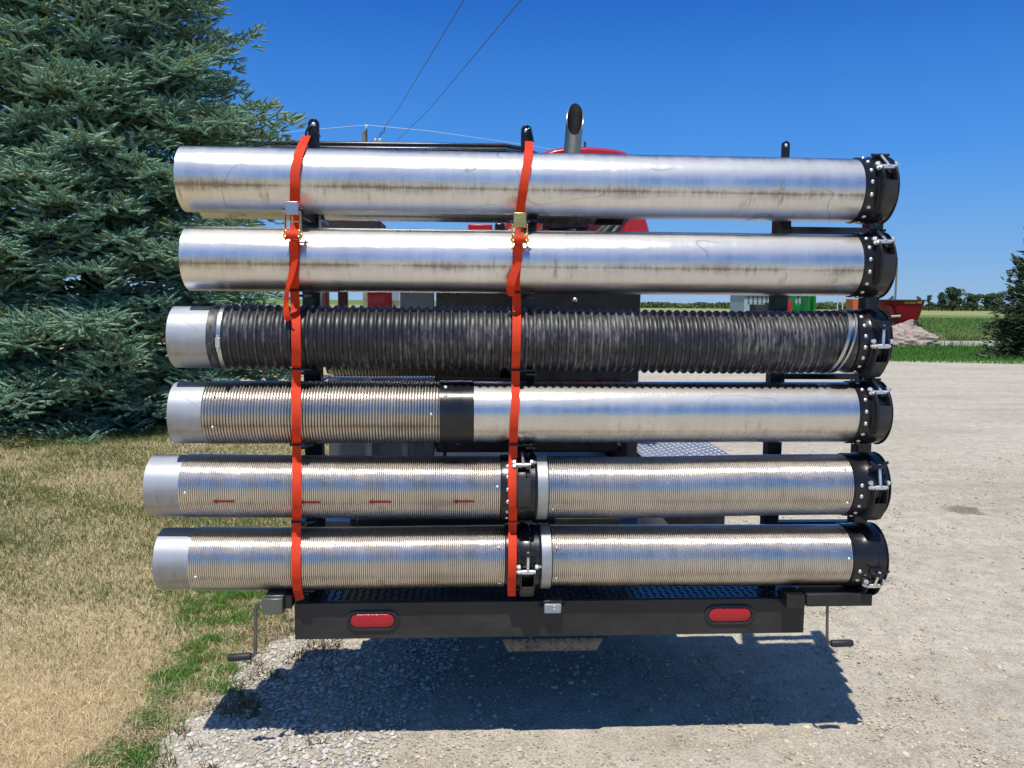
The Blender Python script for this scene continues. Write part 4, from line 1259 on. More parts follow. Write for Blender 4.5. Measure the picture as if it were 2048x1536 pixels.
# boom rails running across behind the top tube
for dyp, Yb, ends in ((0, 3.45, 510), (9, 3.38, 535)):
    p0, p1, p2, p3 = at(ends, 291+dyp, Yb), at(ends+28, 286+dyp, Yb), at(1010, 291+dyp, Yb), at(1075, 309+dyp, Yb)
    m = MB(); m.path([p0+Vector((-.02, 0, -.025)), p0, p1, (p1+p2)/2, p2, (p2+p3)/2+Vector((0, 0, .006)), p3], .0085, 12); tpart(m, 'boom_rail', 'black', 0)
pbox('boom_saddle', 'black', 1035, 1080, 305, 345, 3.5, .1)
# boom carrier beam holding rails and stack in place
pbox('boom_mast', 'black', 1095, 1135, 330, 560, 3.75, .08)
pbox('rail_bracket', 'black', 560, 580, 300, 420, 3.40, .05)
# fender and wheels
a, b_ = at(1278, 893, 4.6), at(1455, 893, 4.6)
zf = at(1300, 893, 4.6).z
fx0 = at(1276, 900, 4.4).x; fx1 = at(1478, 905, 4.2).x
m = MB()
pr = [(3.95, zf-.16), (4.05, zf-.04), (4.2, zf), (5.9, zf), (6.05, zf-.04), (6.15, zf-.18), (6.145, zf-.19), (6.045, zf-.05), (5.9, zf-.008), (4.2, zf-.008), (4.055, zf-.05), (3.958, zf-.17)]
m.prism(pr, 'x', fx0, fx1)
tread = aluminium('tread_plate_aluminium', base=(.62, .64, .67), rough=.45, dirt=0, soft=.7)
fend = m.build('fender', tread, None, bevel=.001); fend.parent = TR; fend.location = -TR.location
m = MB(); lozenges(m, (fx0+.01, 4.21, zf), (1, 0, 0), (0, 1, 0), (0, 0, 1), int((fx1-fx0-.02)/.034), 48, .034, .016, .005, .004)
q = m.build('tread_pattern', tread, None, angle=20); q.parent = fend; q.location = (0, 0, 0)
lx1 = at(640, 900, 4.4).x; lx0 = lx1-.01
def wheel(x0, x1, y, r):
    W = thing_child('wheel', TR, Vector(((x0+x1)/2, y, r)) - TR.location)
    hw = abs(x1-x0)/2
    m = MB(); m.rev([(-hw*.6, r*.6), (-hw*.9, r*.72), (-hw, r*.88), (-hw*.75, r*.98), (0, r), (hw*.75, r*.98), (hw, r*.88), (hw*.9, r*.72), (hw*.6, r*.6)], 48); m.build('tyre', MAT['tyre'], W)
    m = MB(); m.rev([(-hw*.6, r*.6), (-hw*.5, r*.3), (-hw*.5, .01)], 32); m.rev([(hw*.6, r*.6), (hw*.45, r*.3), (hw*.45, .01)], 32); m.build('rim', MAT['greyrim'], W)
zw = .36
for yy in (4.65, 5.5):
    wheel(fx0+.03, fx1-.02, yy, zw)
    wheel(bx0+.02, bx0+.24, yy, zw)
m = MB()
for yy in (4.65, 5.5): m.box((bx0+.22, yy-.04, zw-.04), (fx0+.06, yy+.04, zw+.04))
tpart(m, 'axle', 'black', .004)
m = MB(); m.box((bx0+.28, 2.70, bz0+.02), (bx0+.38, 7.2, bz0+.12)); m.box((fx0-.12, 2.70, bz0+.02), (fx0-.02, 7.2, bz0+.12)); m.box((bx0+.38, 4.4, bz0+.03), (fx0-.12, 5.8, bz0+.11)); tpart(m, 'chassis', 'black_matt', .004)
m = MB(); m.box((bx0+.2, 3.36, dz-.02), (fx0-.01, 6.6, dz-.008)); tpart(m, 'deck_floor', 'black_matt', 0)

# ------------------------------------------------------------------ ratchet straps
def strap_path(rows_px, ytop, hook_px):
    pass
def make_strap(label, pts, wpx, ratchet, ratmat, hook, tail=None):
    """pts: (px, py, Y) centreline"""
    P = [at(px, py, Y) for px, py, Y in pts]
    root = thing('ratchet_strap', label, 'strap', tuple(P[0]), group='orange red ratchet straps')
    def ribbon(mb, P, wid, th=.0022, twist=None):
        V = []; F = []; m = len(P)
        for i, p in enumerate(P):
            t = (P[min(i+1, m-1)]-P[max(i-1, 0)]).normalized()
            xv = Vector((1, 0, 0)); xv = (xv - t*xv.dot(t)).normalized()
            if twist: xv = Matrix.Rotation(twist[i], 3, t) @ xv
            nn = t.cross(xv)
            w_ = wid[i] if hasattr(wid, '__len__') else wid
            for a_, b2 in ((-1, 1), (1, 1), (1, -1), (-1, -1)): V.append(tuple(p + xv*a_*w_/2 + nn*b2*th/2 - root.location))
        for i in range(m-1):
            for j in range(4): F.append((4*i+j, 4*i+(j+1) % 4, 4*i+4+(j+1) % 4, 4*i+4+j))
        F += [(3, 2, 1, 0), (4*m-4, 4*m-3, 4*m-2, 4*m-1)]
        mb.add(V, F)
    def smooth(P, k=5):
        out = []
        for i in range(len(P)-1):
            p0, p1, p2, p3 = P[max(i-1, 0)], P[i], P[i+1], P[min(i+2, len(P)-1)]
            for j in range(k):
                t = j/k
                out.append(.5*((2*p1)+(p2-p0)*t+(2*p0-5*p1+4*p2-p3)*t*t+(3*p1-p0-3*p2+p3)*t*t*t))
        out.append(P[-1]); return out
    wid = wpx/FPX*2.66
    m = MB(); ribbon(m, smooth(P, 3), wid); m.build('webbing', MAT['strap'], root, angle=60)
    if tail:
        T = smooth([at(*q[:3]) for q in tail]); tw = np.interp(np.linspace(0, 1, len(T)), np.linspace(0, 1, len(tail)), [q[3] for q in tail])
        m = MB(); ribbon(m, T, wid*.95, twist=list(tw)); m.build('loose_tail', MAT['strap'], root, angle=60)
    # ratchet buckle
    (rx, ry0, ry1, ry2) = ratchet
    Yr = RY-RR-.010
    a = at(rx, ry0, Yr); b_ = at(rx, ry1, Yr); c = at(rx, ry2, Yr)
    R_ = thing_child('ratchet', root, b_-root.location)
    def rpart(mb, name, mat, bevel=.001):
        o = mb.build(name, MAT[mat], None, bevel=bevel); o.parent = R_; o.location = -b_
        return o
    hw = .0195
    m = MB(); m.box((a.x-hw, Yr-.030, b_.z), (a.x+hw, Yr-.026, a.z)); 
    m.box((a.x-hw, Yr-.0255, b_.z), (a.x-hw+.003, Yr-.006, a.z-.004)); m.box((a.x+hw-.003, Yr-.0255, b_.z), (a.x+hw, Yr-.006, a.z-.004)); rpart(m, 'handle_plate', ratmat, .0015)
    for sx in (-1, 1):
        x0 = a.x+sx*(hw+.004)
        prof = [(Yr-.004, b_.z+.012), (Yr-.024, b_.z+.01), (Yr-.022, b_.z-.02), (Yr-.030, c.z+.03), (Yr-.034, c.z+.012), (Yr-.026, c.z-.006), (Yr-.008, c.z-.008), (Yr-.002, c.z+.02)]
        m = MB(); m.prism(prof, 'x', x0-.0016, x0+.0016); rpart(m, 'side_plate', 'gold', .0006)
        m = MB(); m.cyl((x0+sx*.0018, Yr-.018, c.z+.010), (x0+sx*.006, Yr-.018, c.z+.010), .009, n=16); rpart(m, 'spool_end', 'gold', .0008)
        m = MB(); m.prism([(Yr-.018+.018*math.cos(t)*(1 if i % 2 else .8), c.z+.010+.018*math.sin(t)*(1 if i % 2 else .8)) for i, t in enumerate(np.linspace(0, 2*math.pi, 25)[:-1])], 'x', a.x+sx*(hw+.0008)-.0008, a.x+sx*(hw+.0008)+.0008); rpart(m, 'ratchet_gear', 'gold', 0)
    m = MB(); m.cyl((a.x-hw, Yr-.018, c.z+.010), (a.x+hw, Yr-.018, c.z+.010), .0125, n=20); rpart(m, 'wound_webbing', 'strap', 0)
    m = MB(); m.box((a.x-hw+.001, Yr-.022, b_.z-.022), (a.x+hw-.001, Yr-.019, b_.z-.018)); m.cyl((a.x, Yr-.021, b_.z-.03), (a.x, Yr-.021, b_.z-.002), .0035, n=10); rpart(m, 'pawl', 'gold', .0004)
    m = MB(); m.cyl((a.x-hw-.012, Yr-.014, b_.z+.018), (a.x+hw+.012, Yr-.014, b_.z+.018), .003, n=8); rpart(m, 'axle_pin', 'grip', 0)
    # hook at the top
    H = [at(*q)-root.location for q in hook]
    m = MB(); m.path(smooth(H, 4), .004, 8); m.build('hook', MAT['black'], root)
    return root
YF = RY-RR-.004            # touching the front of the tubes
YG = RY-RR*.62-.004        # drawn back in the gaps
def col(px_list, first):
    """centreline through the rows: px at each row front and each gap"""
    return first
ya = lambda deg: RY-(RR+.004)*math.cos(math.radians(deg))
rowc = [(0, 363, 66), (1, 519, 64), (2, 675, 64), (3, 825, 62), (4, 973, 62), (5, 1117, 62)]
def rows_pts(pxf, start, gaps):
    out = []
    for i, c, r in rowc:
        if i < start: continue
        for dg in (55, 30, 0, -30, -52):
            # pixel height of that point on the tube (view from a little above / below)
            zc_ = at(1024, [370, 524, 677, 824, 974, 1111][i], RY).z
            z = zc_ + (RR+.004)*math.sin(math.radians(dg)); Y = ya(dg)
            # find py for that height
            out.append((pxf(i, dg), z, Y))
    return out
def strap_points(xs, big):
    """xs: list of (py, px) control for px as function of photo row"""
    pyv = [a for a, b_ in xs]; pxv = [b_ for a, b_ in xs]
    pts = []
    for i in range(6):
        cy = ([370, 524, 678, 824, 974, 1111] if big else [362, 519, 675, 825, 973, 1117])[i]
        RX = RR + (.0085 if not (big and i >= 4) else .0165)
        for dg in ((84, 68, 52, 36, 20, 5, -10, -25, -40, -56) if i == 0 else (58, 43, 28, 13, -2, -17, -32, -46, -58)):
            zc_ = at(np.interp(cy, pyv, pxv), cy, RY).z
            z = zc_ + RX*math.sin(math.radians(dg)); Y = RY-RX*math.cos(math.radians(dg))
            # solve the pixel row
            lo, hi = 0., 1536.
            for _ in range(30):
                mid = (lo+hi)/2
                if at(np.interp(mid, pyv, pxv), mid, Y).z > z: lo = mid
                else: hi = mid
            pts.append((float(np.interp(mid, pyv, pxv)), mid, Y))
    return pts
x1 = [(230, 620), (275, 610), (310, 597), (345, 590), (400, 589), (500, 589), (560, 587), (600, 591), (675, 592), (740, 593), (800, 592), (870, 593), (930, 594), (1010, 594), (1090, 592), (1150, 592), (1180, 595), (1200, 599)]
S1 = strap_points(x1, False)
S1 = [(613, 272, PY-.05)] + S1 + [(596, 1185, RY-.05), (600, 1200, BY-.012)]
make_strap('left orange strap with a silver buckle and a loose tail hanging at the black hose', S1, 18, (587, 405, 431, 478), 'galv',
           [(612, 276, PY-.05), (613, 262, PY-.05), (622, 252, PY-.05), (630, 258, PY-.045), (640, 274, PY-.05)],
           [(586, 482, RY-RR-.03, 0), (588, 515, RY-RR-.012, .2), (584, 545, RY-RR-.014, .6), (575, 578, RY-RR-.012, 1.0), (572, 605, RY-RR*.95, .9), (573, 630, RY-RR-.014, .7), (579, 641, RY-RR-.012, .4)])
x2 = [(230, 1060), (290, 1059), (330, 1054), (370, 1048), (410, 1042), (440, 1040), (500, 1036), (560, 1031), (600, 1034), (680, 1033), (740, 1031), (800, 1031), (870, 1027), (910, 1026), (960, 1024), (1020, 1026), (1060, 1025), (1120, 1025), (1165, 1024), (1195, 1022)]
S2 = strap_points(x2, True)
S2 = [(1058, 283, PY-.06)] + S2 + [(1024, 1178, RY-.06), (1023, 1192, BY-.012)]
make_strap('right orange strap with a brassy buckle running beside the middle couplers', S2, 17, (1039, 427, 456, 486), 'gold',
           [(1056, 288, PY-.06), (1052, 272, PY-.05), (1058, 258, PY-.045), (1063, 268, PY-.05), (1066, 284, PY-.06)],
           [(1036, 490, RY-RR-.03, 0), (1036, 520, RY-RR-.015, 0), (1027, 550, RY-RR-.016, .2), (1020, 575, RY-RR-.01, .35), (1024, 592, RY-RR*.8, .3)])

# ------------------------------------------------------------------ far things
def to_pix_ground(px, py): return ground(px, py)
# mixer wagon
wp = ground(1812, 664); WY = wp.y
def wat(px, py): return at(px, py, WY)
W = thing('feed_mixer_wagon', 'red tub feed mixer wagon standing in the field behind the boulder', 'wagon', (wp.x, WY, 0))
def wpart(mb, name, mat, bevel=.01, par=None):
    o = mb.build(name, mat if not isinstance(mat, str) else MAT[mat], None, bevel=bevel)
    if par is None: o.parent = W; o.location = -W.location
    else: o.parent = par; o.location = (0, 0, 0)
    return o
tl, trr, brr, bll = wat(1769, 601), wat(1855, 601), wat(1841, 647), wat(1794, 647)
m = MB(); V = []; F = []; n = 32
depth = 2.2
def oval(x0, x1, z, k=1.0):
    cx = (x0+x1)/2; hx = (x1-x0)/2
    return [(cx+hx*math.copysign(abs(math.cos(t))**.6, math.cos(t)), WY+depth/2*k*math.copysign(abs(math.sin(t))**.6, math.sin(t))+depth/2-.3, z) for t in np.linspace(0, 2*math.pi, n+1)[:-1]]
lv = [(tl.x, trr.x, tl.z), (tl.x+.02, trr.x-.02, tl.z-.1), (bll.x, brr.x, bll.z)]
for x0_, x1_, z_ in lv: V += oval(x0_, x1_, z_, 1.0 if z_ > bll.z+.01 else .7)
for i in range(2):
    for k in range(n): F.append((i*n+k, i*n+(k+1) % n, (i+1)*n+(k+1) % n, (i+1)*n+k))
F.append(tuple(range(2*n, 3*n)))
V += oval(tl.x+.04, trr.x-.04, tl.z); V += oval(bll.x+.04, brr.x-.04, bll.z+.05, .68)
for k in range(n):
    F.append((3*n+k, 4*n+k, 4*n+(k+1) % n, 3*n+(k+1) % n)); F.append((k, 3*n+k, 3*n+(k+1) % n, (k+1) % n))
F.append(tuple(range(4*n, 5*n)))
m.add(V, F); tub = wpart(m, 'tub', 'wagonred', 0)
m = MB(); ov = oval(tl.x-.02, trr.x+.02, tl.z+.02, 1.02); m.path([*ov, ov[0]], .045, 8, False); wpart(m, 'rubber_rim', 'tyre', 0)
m = MB(); m.box((bll.x-.1, WY-.2, bll.z-.16), (brr.x+.03, WY+1.7, bll.z-.02)); m.box((bll.x-1.2, WY+.6, bll.z-.3), (bll.x-.1, WY+.8, bll.z-.12)); wpart(m, 'frame', 'darkred')
wr = .36
for yy in (WY-.15, WY+1.5):
    c = wat(1822, 660)
    T = thing_child('wheel', W, Vector((c.x, yy, wr-.02)) - W.location)
    m = MB(); m.add(*(lambda q: (np.concatenate(q.v)[:, [1, 0, 2]], q.f))(MB().rev([(-.13, .2), (-.15, .3), (-.1, wr), (.1, wr), (.15, .3), (.13, .2)], 28))); m.build('tyre', MAT['tyre'], T)
    m = MB(); m.add(*(lambda q: (np.concatenate(q.v)[:, [1, 0, 2]], q.f))(MB().rev([(-.12, .21), (-.07, .1), (-.07, .01), (.07, .01), (.07, .1), (.12, .21)], 28))); m.build('rim', MAT['greyrim'], T)
m = MB(); c = wat(1762, 664); m.cyl((c.x+.2, WY+.5, bll.z-.2), (c.x+.2, WY+.5, -.01), .05, n=8); m.box((c.x+.08, WY+.38, -.02), (c.x+.32, WY+.62, .02)); wpart(m, 'jack_stand', 'darkred', .004)
# chute at the front left and conveyor
p0, p1 = wat(1776, 633), wat(1794, 633)
m = MB(); m.cyl((p0.x, WY-.35, p0.z), (p1.x, WY-.35, p1.z+.03), .07, n=14); wpart(m, 'drive_cover', 'greyrim', .01)
m = MB(); q = [wat(1768, 612), wat(1778, 612), wat(1790, 644), wat(1782, 646)]; m.prism([(v.x, v.z) for v in q], 'y', WY-.28, WY-.1); wpart(m, 'side_door', 'darkred', .01)
# lettering
def lettering(txt, px0, px1, py, Y, mat, par, hpx, name='lettering'):
    cu = bpy.data.curves.new(name, 'FONT'); cu.body = txt; cu.size = 1; cu.extrude = .01
    o = bpy.data.objects.new(name, cu); COL.objects.link(o)
    bpy.context.view_layer.update()
    dg = bpy.context.evaluated_depsgraph_get()
    me = bpy.data.meshes.new_from_object(o.evaluated_get(dg)); bpy.data.objects.remove(o)
    co = np.array([v.co[:] for v in me.vertices]); x0, x1 = co[:, 0].min(), co[:, 0].max(); z0, z1 = co[:, 1].min(), co[:, 1].max()
    a, b_ = at(px0, py+hpx/2, Y), at(px1, py-hpx/2, Y)
    V = np.stack([a.x+(co[:, 0]-x0)/(x1-x0)*(b_.x-a.x)+ (co[:, 1]-z0)/(z1-z0)*.03, Y+co[:, 2]*.3, a.z+(co[:, 1]-z0)/(z1-z0)*(at(px0, py-hpx/2, Y).z-a.z)], -1)
    for i, v in enumerate(me.vertices): v.co = V[i]
    me.materials.clear()
    o = link_mesh(name, me, mat, par); o.location = -par.location
    return o
lettering('ROHLER', 1809, 1831, 604.5, WY-.31, MAT['yellow'], W, 4.6)
lettering('950', 1833, 1843, 604.5, WY-.31, MAT['yellow'], W, 4.2)

# boulder
bp_ = ground(1833, 693)
def boulder(loc, sx, sy, sz, seed):
    r_ = np.random.default_rng(seed); nu, nv = 64, 30; V = []; F = []
    for j in range(nv+1):
        for i in range(nu):
            th = 2*math.pi*i/nu; ph = math.pi/2*j/nv
            k = 1+.10*(fbm(np.array([th*5+9]), np.array([ph*9+3]), seed+8, 4)[0]-.5)*2+.26*(fbm(np.array([math.cos(th)*1.6+5+math.sin(ph)*2]), np.array([math.sin(th)*1.6+5]), seed)[0]-.5)*2+.10*(fbm(np.array([th*3]), np.array([ph*6]), seed+3)[0]-.5)
            c = math.cos(ph)**.85
            V.append((sx*c*math.cos(th)*k, sy*c*math.sin(th)*k, sz*math.sin(ph)**.9*k*(1+.15*math.cos(th-2.6))-.05))
    for j in range(nv):
        for i in range(nu): F.append((j*nu+i, j*nu+(i+1) % nu, (j+1)*nu+(i+1) % nu, (j+1)*nu+i))
    m = MB(); m.add(V, F); o = m.build('boulder', MAT['rock'], None, angle=25); o.location = loc
    return tag(o, 'large pinkish boulder in the green verge in front of the red wagon', 'rock')
boulder((bp_.x, bp_.y+.3, 0), 1.0, .8, .82, 4)

# broadleaf trees far behind
def leaf_tree(label, px, base_py, top_py, Y, wpx, seed, group=None, n=2600, name='field_tree', col=(.085, .135, .06)):
    r_ = np.random.default_rng(seed)
    c = at(px, base_py, Y); ht = at(px, top_py, Y).z; R = wpx/FPX*Y/2
    root = thing(name, label, 'tree', (c.x, Y, -.02), group)
    m = MB(); m.path([(0, 0, 0), (0, 0, ht*.4), (.1, 0, ht*.75)], [.04*ht, .03*ht, .01*ht], 8)
    for k in range(5):
        a = 2*math.pi*k/5; m.path([(0, 0, ht*(.25+.06*k)), (R*.5*math.cos(a), R*.5*math.sin(a), ht*(.5+.06*k))], [.014*ht, .005*ht], 6)
    m.build('trunk', MAT['bark'], root)
    nb = 22; cc = np.stack([r_.normal(0, .42, nb)*R, r_.normal(0, .42, nb)*R, ht*(.2+.72*r_.random(nb))], -1)
    cc[:, :2] *= np.interp(cc[:, 2]/ht, [0, .45, 1], [1, 1.05, .45])[:, None]
    rr = R*r_.uniform(.22, .42, nb)
    which = r_.integers(0, nb, n); d = r_.normal(0, 1, (n, 3)); d /= np.linalg.norm(d, axis=1)[:, None]
    P = cc[which] + d*(rr[which]*r_.uniform(.55, 1.05, n))[:, None]*np.array([1, 1, .8])
    P[:, 2] = np.clip(P[:, 2], .05*ht, ht*1.02)
    s = R*.085*r_.uniform(.6, 1.3, n)
    a = r_.normal(0, 1, (n, 3)); a /= np.linalg.norm(a, axis=1)[:, None]; b_ = np.cross(a, r_.normal(0, 1, (n, 3))); b_ /= np.linalg.norm(b_, axis=1)[:, None]
    V = np.stack([P-a*s[:, None], P+b_*s[:, None]*.7, P+a*s[:, None], P-b_*s[:, None]*.7], 1).reshape(-1, 3)
    F = np.arange(n*4).reshape(-1, 4)
    t = np.array(col)*r_.uniform(.6, 1.5, n)[:, None]
    raw_mesh('crown', V, F, MAT['leaf'], root, tint=np.repeat(t, 4, 0))
grp = 'trees along the far field edge'
labs = ['tallest dark broadleaf tree on the far treeline, left of the right spruce', 'rounded far tree at the left foot of the tallest treeline tree', 'low wide far tree just right of the tallest treeline tree',
        'far bushy tree beside the right edge spruce', 'small square far tree above the right rim of the red wagon', 'tiny far tree above the left rim of the red wagon', 'low far bush above the middle of the red wagon']
for lab, (px, tp, wp_, sd_) in zip(labs, ((1905, 572, 50, 1), (1884, 584, 34, 2), (1946, 586, 40, 3), (1985, 587, 46, 4), (1858, 588, 16, 5), (1782, 590, 14, 6), (1836, 592, 22, 7))):
    leaf_tree(lab, px, 610, tp, 210, wp_, sd_, grp)
# hedge: too far to count
n = 14000; r_ = np.random.default_rng(8)
x = r_.uniform(20, 190, n); y = 225+r_.uniform(0, 14, n); hh = .7+1.7*fbm(x*.12, x*0+2, 6)
P = np.stack([x, y, r_.random(n)*hh], -1); s = r_.uniform(.25, .6, n)
a = r_.normal(0, 1, (n, 3)); a /= np.linalg.norm(a, axis=1)[:, None]; b_ = np.cross(a, r_.normal(0, 1, (n, 3))); b_ /= np.linalg.norm(b_, axis=1)[:, None]
V = np.stack([P-a*s[:, None], P+b_*s[:, None]*.7, P+a*s[:, None], P-b_*s[:, None]*.7], 1).reshape(-1, 3)
tag(raw_mesh('hedgerow', V, np.arange(n*4).reshape(-1, 4), MAT['leaf'], tint=np.repeat(np.array([.10, .155, .05])*r_.uniform(.6, 1.5, n)[:, None], 4, 0)),
    'long low dark hedgerow along the far side of the field', 'hedge', kind='stuff')
for lab, (px, tp, wp_, sd_) in zip(['faint far tree on the horizon left of the grey storage wall', 'faint far tree near the right corner of the black cabinet', 'faint far bush between the black cabinet and the grey storage wall'], ((1470, 603, 20, 11), (1330, 605, 26, 12), (1400, 605, 30, 13))):
    leaf_tree(lab, px, 610, tp, 420, wp_, sd_, 'faint trees on the left horizon', 900, col=(.09, .13, .11))
# fence posts
for i, px in enumerate((1675, 1685)):
    p = at(px, 612, 95); m = MB(); m.cyl((p.x, 95, -.05), (p.x, 95, at(px, 591, 95).z), .07, n=10); m.cyl((p.x, 95, at(px, 591, 95).z), (p.x, 95, at(px, 590, 95).z), .08, .02, n=10)
    tag(m.build('fence_post', MAT['white'], None), ('left' if i == 0 else 'right')+' one of two pale posts in the field beside the orange machine', 'post', 'pale posts in the field')
# grey storage wall of stacked crates
WYs = 110
a, b_ = at(1488, 614, WYs), at(1632, 591, WYs)
B = thing('storage_building', 'pale grey storage building with rows of small openings behind the green machines', 'building', (a.x, WYs, 0))
m = MB(); m.box((a.x, WYs, -.03), (b_.x, WYs+6, b_.z)); o = m.build('wall', MAT['panelgrey'], None); o.parent = B; o.location = -B.location
m = MB(); m.box((a.x-.1, WYs-.2, b_.z+.01), (b_.x+.1, WYs+6.2, b_.z+.18)); o = m.build('roof', MAT['plastic'], None); o.parent = B; o.location = -B.location
for px in range(1497, 1630, 9):
    for py in (594, 599, 605):
        p = at(px, py, WYs); m = MB(); m.box((p.x-.12, WYs-.06, p.z-.09), (p.x+.12, WYs-.01, p.z+.07)); o = m.build('window', MAT['tyre'], None); o.parent = B; o.location = -B.location
# green machines
def green_machine(px0, px1, top, base, Y, label):
    a, b_ = at(px0, base, Y), at(px1, top, Y)
    T = thing('farm_machine', label, 'farm machine', ((a.x+b_.x)/2, Y, 0), 'green farm machines')
    wdt = b_.x-a.x; ht = b_.z
    def gp(m, nme, mat): o = m.build(nme, MAT[mat], None, bevel=.02); o.parent = T; o.location = -T.location
    m = MB(); m.prism([(a.x, .5), (b_.x, .5), (b_.x, ht*.95), (b_.x-.25*wdt, ht), (b_.x-.35*wdt, ht*.45), (a.x+.3*wdt, ht*.45), (a.x+.25*wdt, ht), (a.x, ht)], 'y', Y, Y+1.4); gp(m, 'body', 'green')
    m = MB(); m.box((a.x+.3*wdt, Y-.1, .75), (b_.x-.02, Y-.01, .92)); gp(m, 'stripe', 'yellow')
    for xx in (a.x+.25*wdt, b_.x-.25*wdt):
        m = MB(); m.add(*(lambda q: (np.concatenate(q.v)[:, [1, 0, 2]]+np.array([xx, Y-.1, .42]), q.f))(MB().rev([(-.15, .2), (-.16, .44), (.16, .44), (.15, .2)], 20))); gp(m, 'tyre', 'tyre')
def low_machine(px0, px1, top, base, Y, label):
    a, b_ = at(px0, base, Y), at(px1, top, Y)
    T = thing('farm_machine', label, 'farm machine', ((a.x+b_.x)/2, Y, 0), 'green farm machines')
    def gp(m, nme, mat): o = m.build(nme, MAT[mat], None, bevel=.02); o.parent = T; o.location = -T.location
    w_ = b_.x-a.x; mid_ = at(px0, 606, Y).z; ht = b_.z
    m = MB(); m.prism([(a.x, .4), (a.x+.28*w_, .4), (a.x+.24*w_, ht), (a.x+.06*w_, ht)], 'y', Y, Y+.5); gp(m, 'mast', 'green')
    P = [(a.x+.30*w_+.35*w_*(1-math.cos(t)), .5+(mid_-.5)*math.sin(t)**.6) for t in np.linspace(.02, math.pi-.02, 14)]
    m = MB(); m.prism(P, 'y', Y-.2, Y+1.2); gp(m, 'body', 'green')
    m = MB(); m.cyl((a.x+.62*w_, Y-.1, mid_), (a.x+.62*w_, Y-.1, mid_+.25), .05, n=10); m.cyl((a.x+.42*w_, Y-.1, mid_+.25), (a.x+.85*w_, Y-.1, mid_+.28), .05, n=10); gp(m, 'handrail', 'yellow')
    for xx in (a.x+.2*w_, b_.x-.15*w_):
        m = MB(); m.add(*(lambda q: (np.concatenate(q.v)[:, [1, 0, 2]]+np.array([xx, Y-.25, .36]), q.f))(MB().rev([(-.12, .2), (-.14, .38), (.14, .38), (.12, .2)], 20))); gp(m, 'tyre', 'tyre')
low_machine(1583, 1613, 590, 617, 62, 'green farm machine with a tall mast and rounded body right of the dark rack post')
green_machine(1616, 1633, 592, 617, 60, 'boxy green farm machine at the right of the pair')
# red and yellow implement, orange machine, dark bin
def implement(px0, px1, top, base, Y, label, mat, mat2):
    a, b_ = at(px0, base, Y), at(px1, top, Y)
    T = thing('farm_implement', label, 'farm machine', ((a.x+b_.x)/2, Y, 0))
    def gp(m, nme, mt): o = m.build(nme, MAT[mt], None, bevel=.02); o.parent = T; o.location = -T.location
    ht = b_.z
    m = MB(); m.prism([(a.x, ht*.5), (b_.x, ht*.5), (b_.x+.05, ht), (a.x-.05, ht)], 'y', Y, Y+1.3); gp(m, 'hopper', mat)
    m = MB(); m.box((a.x-.1, Y-.05, ht*.36), (b_.x+.1, Y+1.2, ht*.48)); gp(m, 'frame', mat2)
    for xx in (a.x+.2, b_.x-.2):
        m = MB(); m.add(*(lambda q: (np.concatenate(q.v)[:, [1, 0, 2]]+np.array([xx, Y+.1, .34]), q.f))(MB().rev([(-.1, .15), (-.12, .36), (.12, .36), (.1, .15)], 20))); gp(m, 'tyre', 'tyre')
implement(1570, 1584, 602, 618, 58, 'small red and yellow implement beside the green machines', 'red', 'yellow')
implement(1706, 1732, 598, 617, 66, 'orange hopper implement left of the right rack post', 'orange', 'tyre')
implement(1512, 1530, 609, 619, 58, 'low dark implement in front of the grey storage wall', 'tyre', 'darkred')
implement(1542, 1560, 606, 619, 58, 'low dull red implement left of the dark rack post', 'darkred', 'tyre')

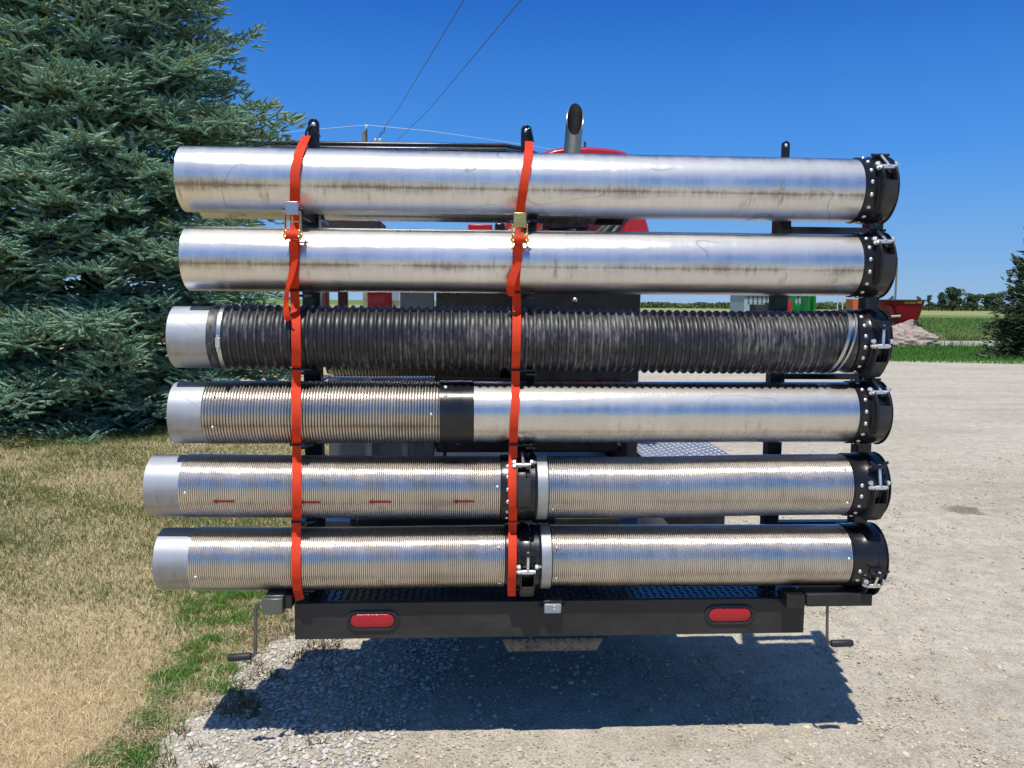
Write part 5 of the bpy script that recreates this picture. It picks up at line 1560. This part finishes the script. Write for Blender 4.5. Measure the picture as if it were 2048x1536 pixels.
# utility poles and wires
PYd = 40.0
p = at(729, 262, PYd)
UPo = thing('utility_pole', 'weathered wooden utility pole with white insulators behind the trailer', 'utility pole', (p.x, PYd, 0))
def up_(m, n_, mt): o = m.build(n_, MAT[mt], None); o.parent = UPo; o.location = -UPo.location; return o
m = MB(); m.path([(p.x, PYd, -.1), (p.x, PYd, p.z*.5), (p.x, PYd, p.z)], [.16, .13, .10], 14); up_(m, 'mast', 'wood')
q = at(734, 251, PYd); m = MB(); m.cyl((q.x, PYd-.1, q.z-.9), (q.x, PYd-.1, q.z), .025, n=8); up_(m, 'pin', 'wire')
def insul(px, py):
    q = at(px, py, PYd-.1); m = MB(); m.cyl(q-Vector((0, 0, .12)), q, .06, .08, 12); m.dome(q, (0, 0, 1), .08, .06, 12); up_(m, 'insulator', 'white')
insul(733, 252); insul(751, 279); insul(760, 279)
m = MB(); a = at(700, 285, PYd-.1); b_ = at(775, 285, PYd-.1); m.box((a.x, PYd-.16, a.z-.07), (b_.x, PYd-.102, a.z+.06)); up_(m, 'crossarm', 'wood')
m = MB(); m.path([at(757, 279, PYd-.1), at(762, 268, PYd-.1), at(768, 264, PYd-.1), at(770, 254, PYd-.1)], .02, 6); up_(m, 'jumper', 'wire')
def wire(label, pts_, r, mt):
    m = MB(); m.path(pts_, r, 6); tag(m.build('overhead_wire', MAT[mt], None), label, 'wire', 'overhead power wires')
def ext(a, b_, k): return b_ + (b_-a)*k
a = at(752, 278, PYd-.1); b_ = at(928, 0, 13.5)
wire('dark overhead wire, left of the two crossing the blue sky above the trailer', [a, (a+b_)/2+Vector((0, 0, -.15)), b_, ext(a, b_, .08)], .009, 'wire')
a = at(797, 279, PYd+1); b_ = at(1042, 0, 13.5)
wire('dark overhead wire, right of the two crossing the blue sky above the trailer', [ext(b_, a, .1), a, (a+b_)/2+Vector((0, 0, -.15)), b_, ext(a, b_, .08)], .009, 'wire')
wire('thin pale wire drooping left from the pole top towards the spruce', [at(733, 250, PYd-.1), at(640, 258, PYd), at(540, 268, PYd), at(300, 296, PYd)], .010, 'wire_pale')
wire('thin pale wire running right from the pole top behind the red tank', [at(733, 250, PYd-.1), at(860, 262, PYd), at(1020, 285, PYd), at(1400, 345, PYd)], .010, 'wire_pale')
p = at(1795, 515, 92)
m = MB(); m.path([(p.x, 92, -.1), (p.x, 92, p.z*.5), (p.x, 92, p.z)], [.13, .11, .08], 10); m.dome((p.x, 92, p.z), (0, 0, 1), .08, .08, 10)
tag(m.build('utility_pole', MAT['wood'], None), 'slim bare pole standing in the field behind the red wagon', 'utility pole')
